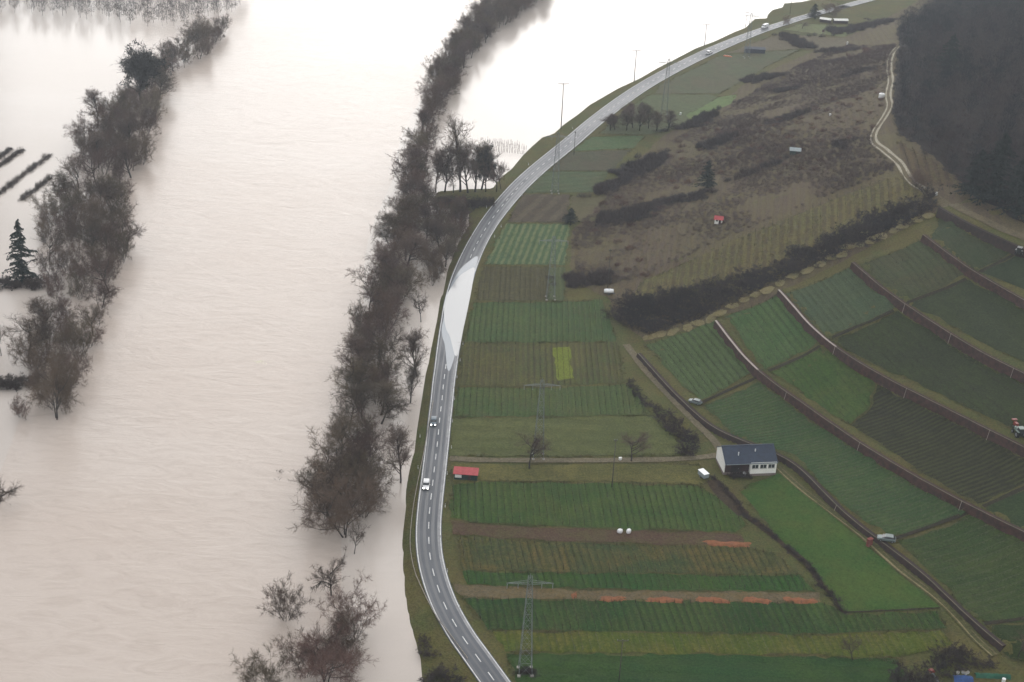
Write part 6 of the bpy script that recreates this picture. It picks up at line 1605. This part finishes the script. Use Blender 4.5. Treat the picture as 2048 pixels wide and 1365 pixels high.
# ---------------------------------------------------------------- things in the water
HG = [bush_geo(580+i, 60, 0.9, 0.028) for i in range(4)]
for i, ((x0, y0), (x1, y1)) in enumerate(VINEHEDGE):
    L_ = math.hypot(x1-x0, y1-y0); n = int(L_/0.75); g_ = np.random.default_rng(60+i); VV, FF, k = [], [], 0
    for j in range(n):
        t = (j+0.5)/n
        for rr in range(2):
            V, F = HG[g_.integers(4)]; w_, h_ = 1.2+1.8*g_.random(), 0.7+2.1*g_.random()**1.5
            VV.append(np.c_[V[:, 0]*w_+(x1-x0)*t+g_.normal()*0.7, V[:, 1]*w_+(y1-y0)*t+g_.normal()*0.7, V[:, 2]*h_-0.2]); FF.append(F+k); k += len(V)
    o = link('drowned_hedge', mesh_np('drowned_hedge', np.vstack(VV), np.vstack(FF), M_brownshrub), None, (x0, y0, 0))
    tag(o, ['uppermost short hedge strip in the flood at the left edge', 'second hedge strip in the flood at the left edge', 'longest hedge strip standing in the flood at the left edge', 'short lowest hedge strip standing in the flood at the left'][i], 'hedge', 'hedge strips standing in the flood')
for i, ((x0, y0), (x1, y1)) in enumerate(STAKES):
    n = int(math.hypot(x1-x0, y1-y0)/0.75)
    for j in range(n):
        t = (j+random.random()*0.6)/n; h_ = random.uniform(1.6, 2.9)
        o = MB().tube((0, 0, -0.6), (random.gauss(0, .12), random.gauss(0, .12), h_), 0.085, 0.06, 5).build('vine_stake', M_woodp)
        o.location = (x0+(x1-x0)*t, y0+(y1-y0)*t+random.gauss(0, .4), 0)
        tag(o, 'thin stake of the drowned vineyard right of the roadside clump', 'stake', 'stakes of the drowned vineyard')
(x, y), (x2, y2), (x3, y3) = FOAM
g_ = np.random.default_rng(3); V, F = [], []
for j in range(26):
    cx, cy, r_ = g_.normal()*1.0, g_.normal()*0.5, 0.10+0.22*g_.random(); k = len(V); V.append((cx, cy, 0.12))
    for q in range(7): V.append((cx+math.cos(q*.9)*r_, cy+math.sin(q*.9)*r_, 0.02))
    F += [(k, k+1+q, k+1+(q+1) % 7) for q in range(7)]
o = link('foam_patch', mesh_np('foam_patch', V, F, simple('yellow_foam', (0.80, 0.76, 0.58, 1), None, 0.8, 2)), None, (x, y, 0)); tag(o, 'small patch of pale yellow foam drifting on the river', 'foam', kind='stuff')
for i, (cx, cy, n_) in enumerate(((x2, y2, 26), (x2-0.3, y2-3.8, 10))):
    S = Segs()
    for j in range(n_):
        p0 = np.array([g_.normal()*0.5, g_.normal()*0.5, -0.1]); S.add(p0, p0+np.array([g_.normal()*0.6, g_.normal()*0.5, 0.4+0.9*g_.random()]), 0.05, 0)
    V, F = S.slivers(g_); o = link('drift_branch', mesh_np('drift_branch', V, F, M_bark), None, (cx, cy, 0)); tag(o, ['tangle of branch tips poking out of the open river', 'smaller tangle of twigs just below the branch tips'][i], 'branch')

# ---------------------------------------------------------------- hazy air
m = bpy.data.materials.new('haze'); m.use_nodes = True; N = m.node_tree.nodes; L = m.node_tree.links; N.clear()
mo = N.new('ShaderNodeOutputMaterial'); pv = N.new('ShaderNodeVolumePrincipled')
pv.inputs['Color'].default_value = (0.86, 0.93, 1.0, 1); pv.inputs['Density'].default_value = HAZE; pv.inputs['Anisotropy'].default_value = 0.35
L.new(pv.outputs[0], mo.inputs['Volume'])
hb = MB().box((0, 800, 0), (3300, 2400, 2)).build('haze', m)
hb.data.vertices.foreach_set('co', np.array([(x_, y_, z_) for z_ in (-3.8, 226.0) for x_, y_ in ((-1560, -360), (1560, -360), (1560, 1960), (-1560, 1960))], np.float32).ravel())
tag(hb, 'thin pale mist filling the valley air', 'haze', kind='stuff')
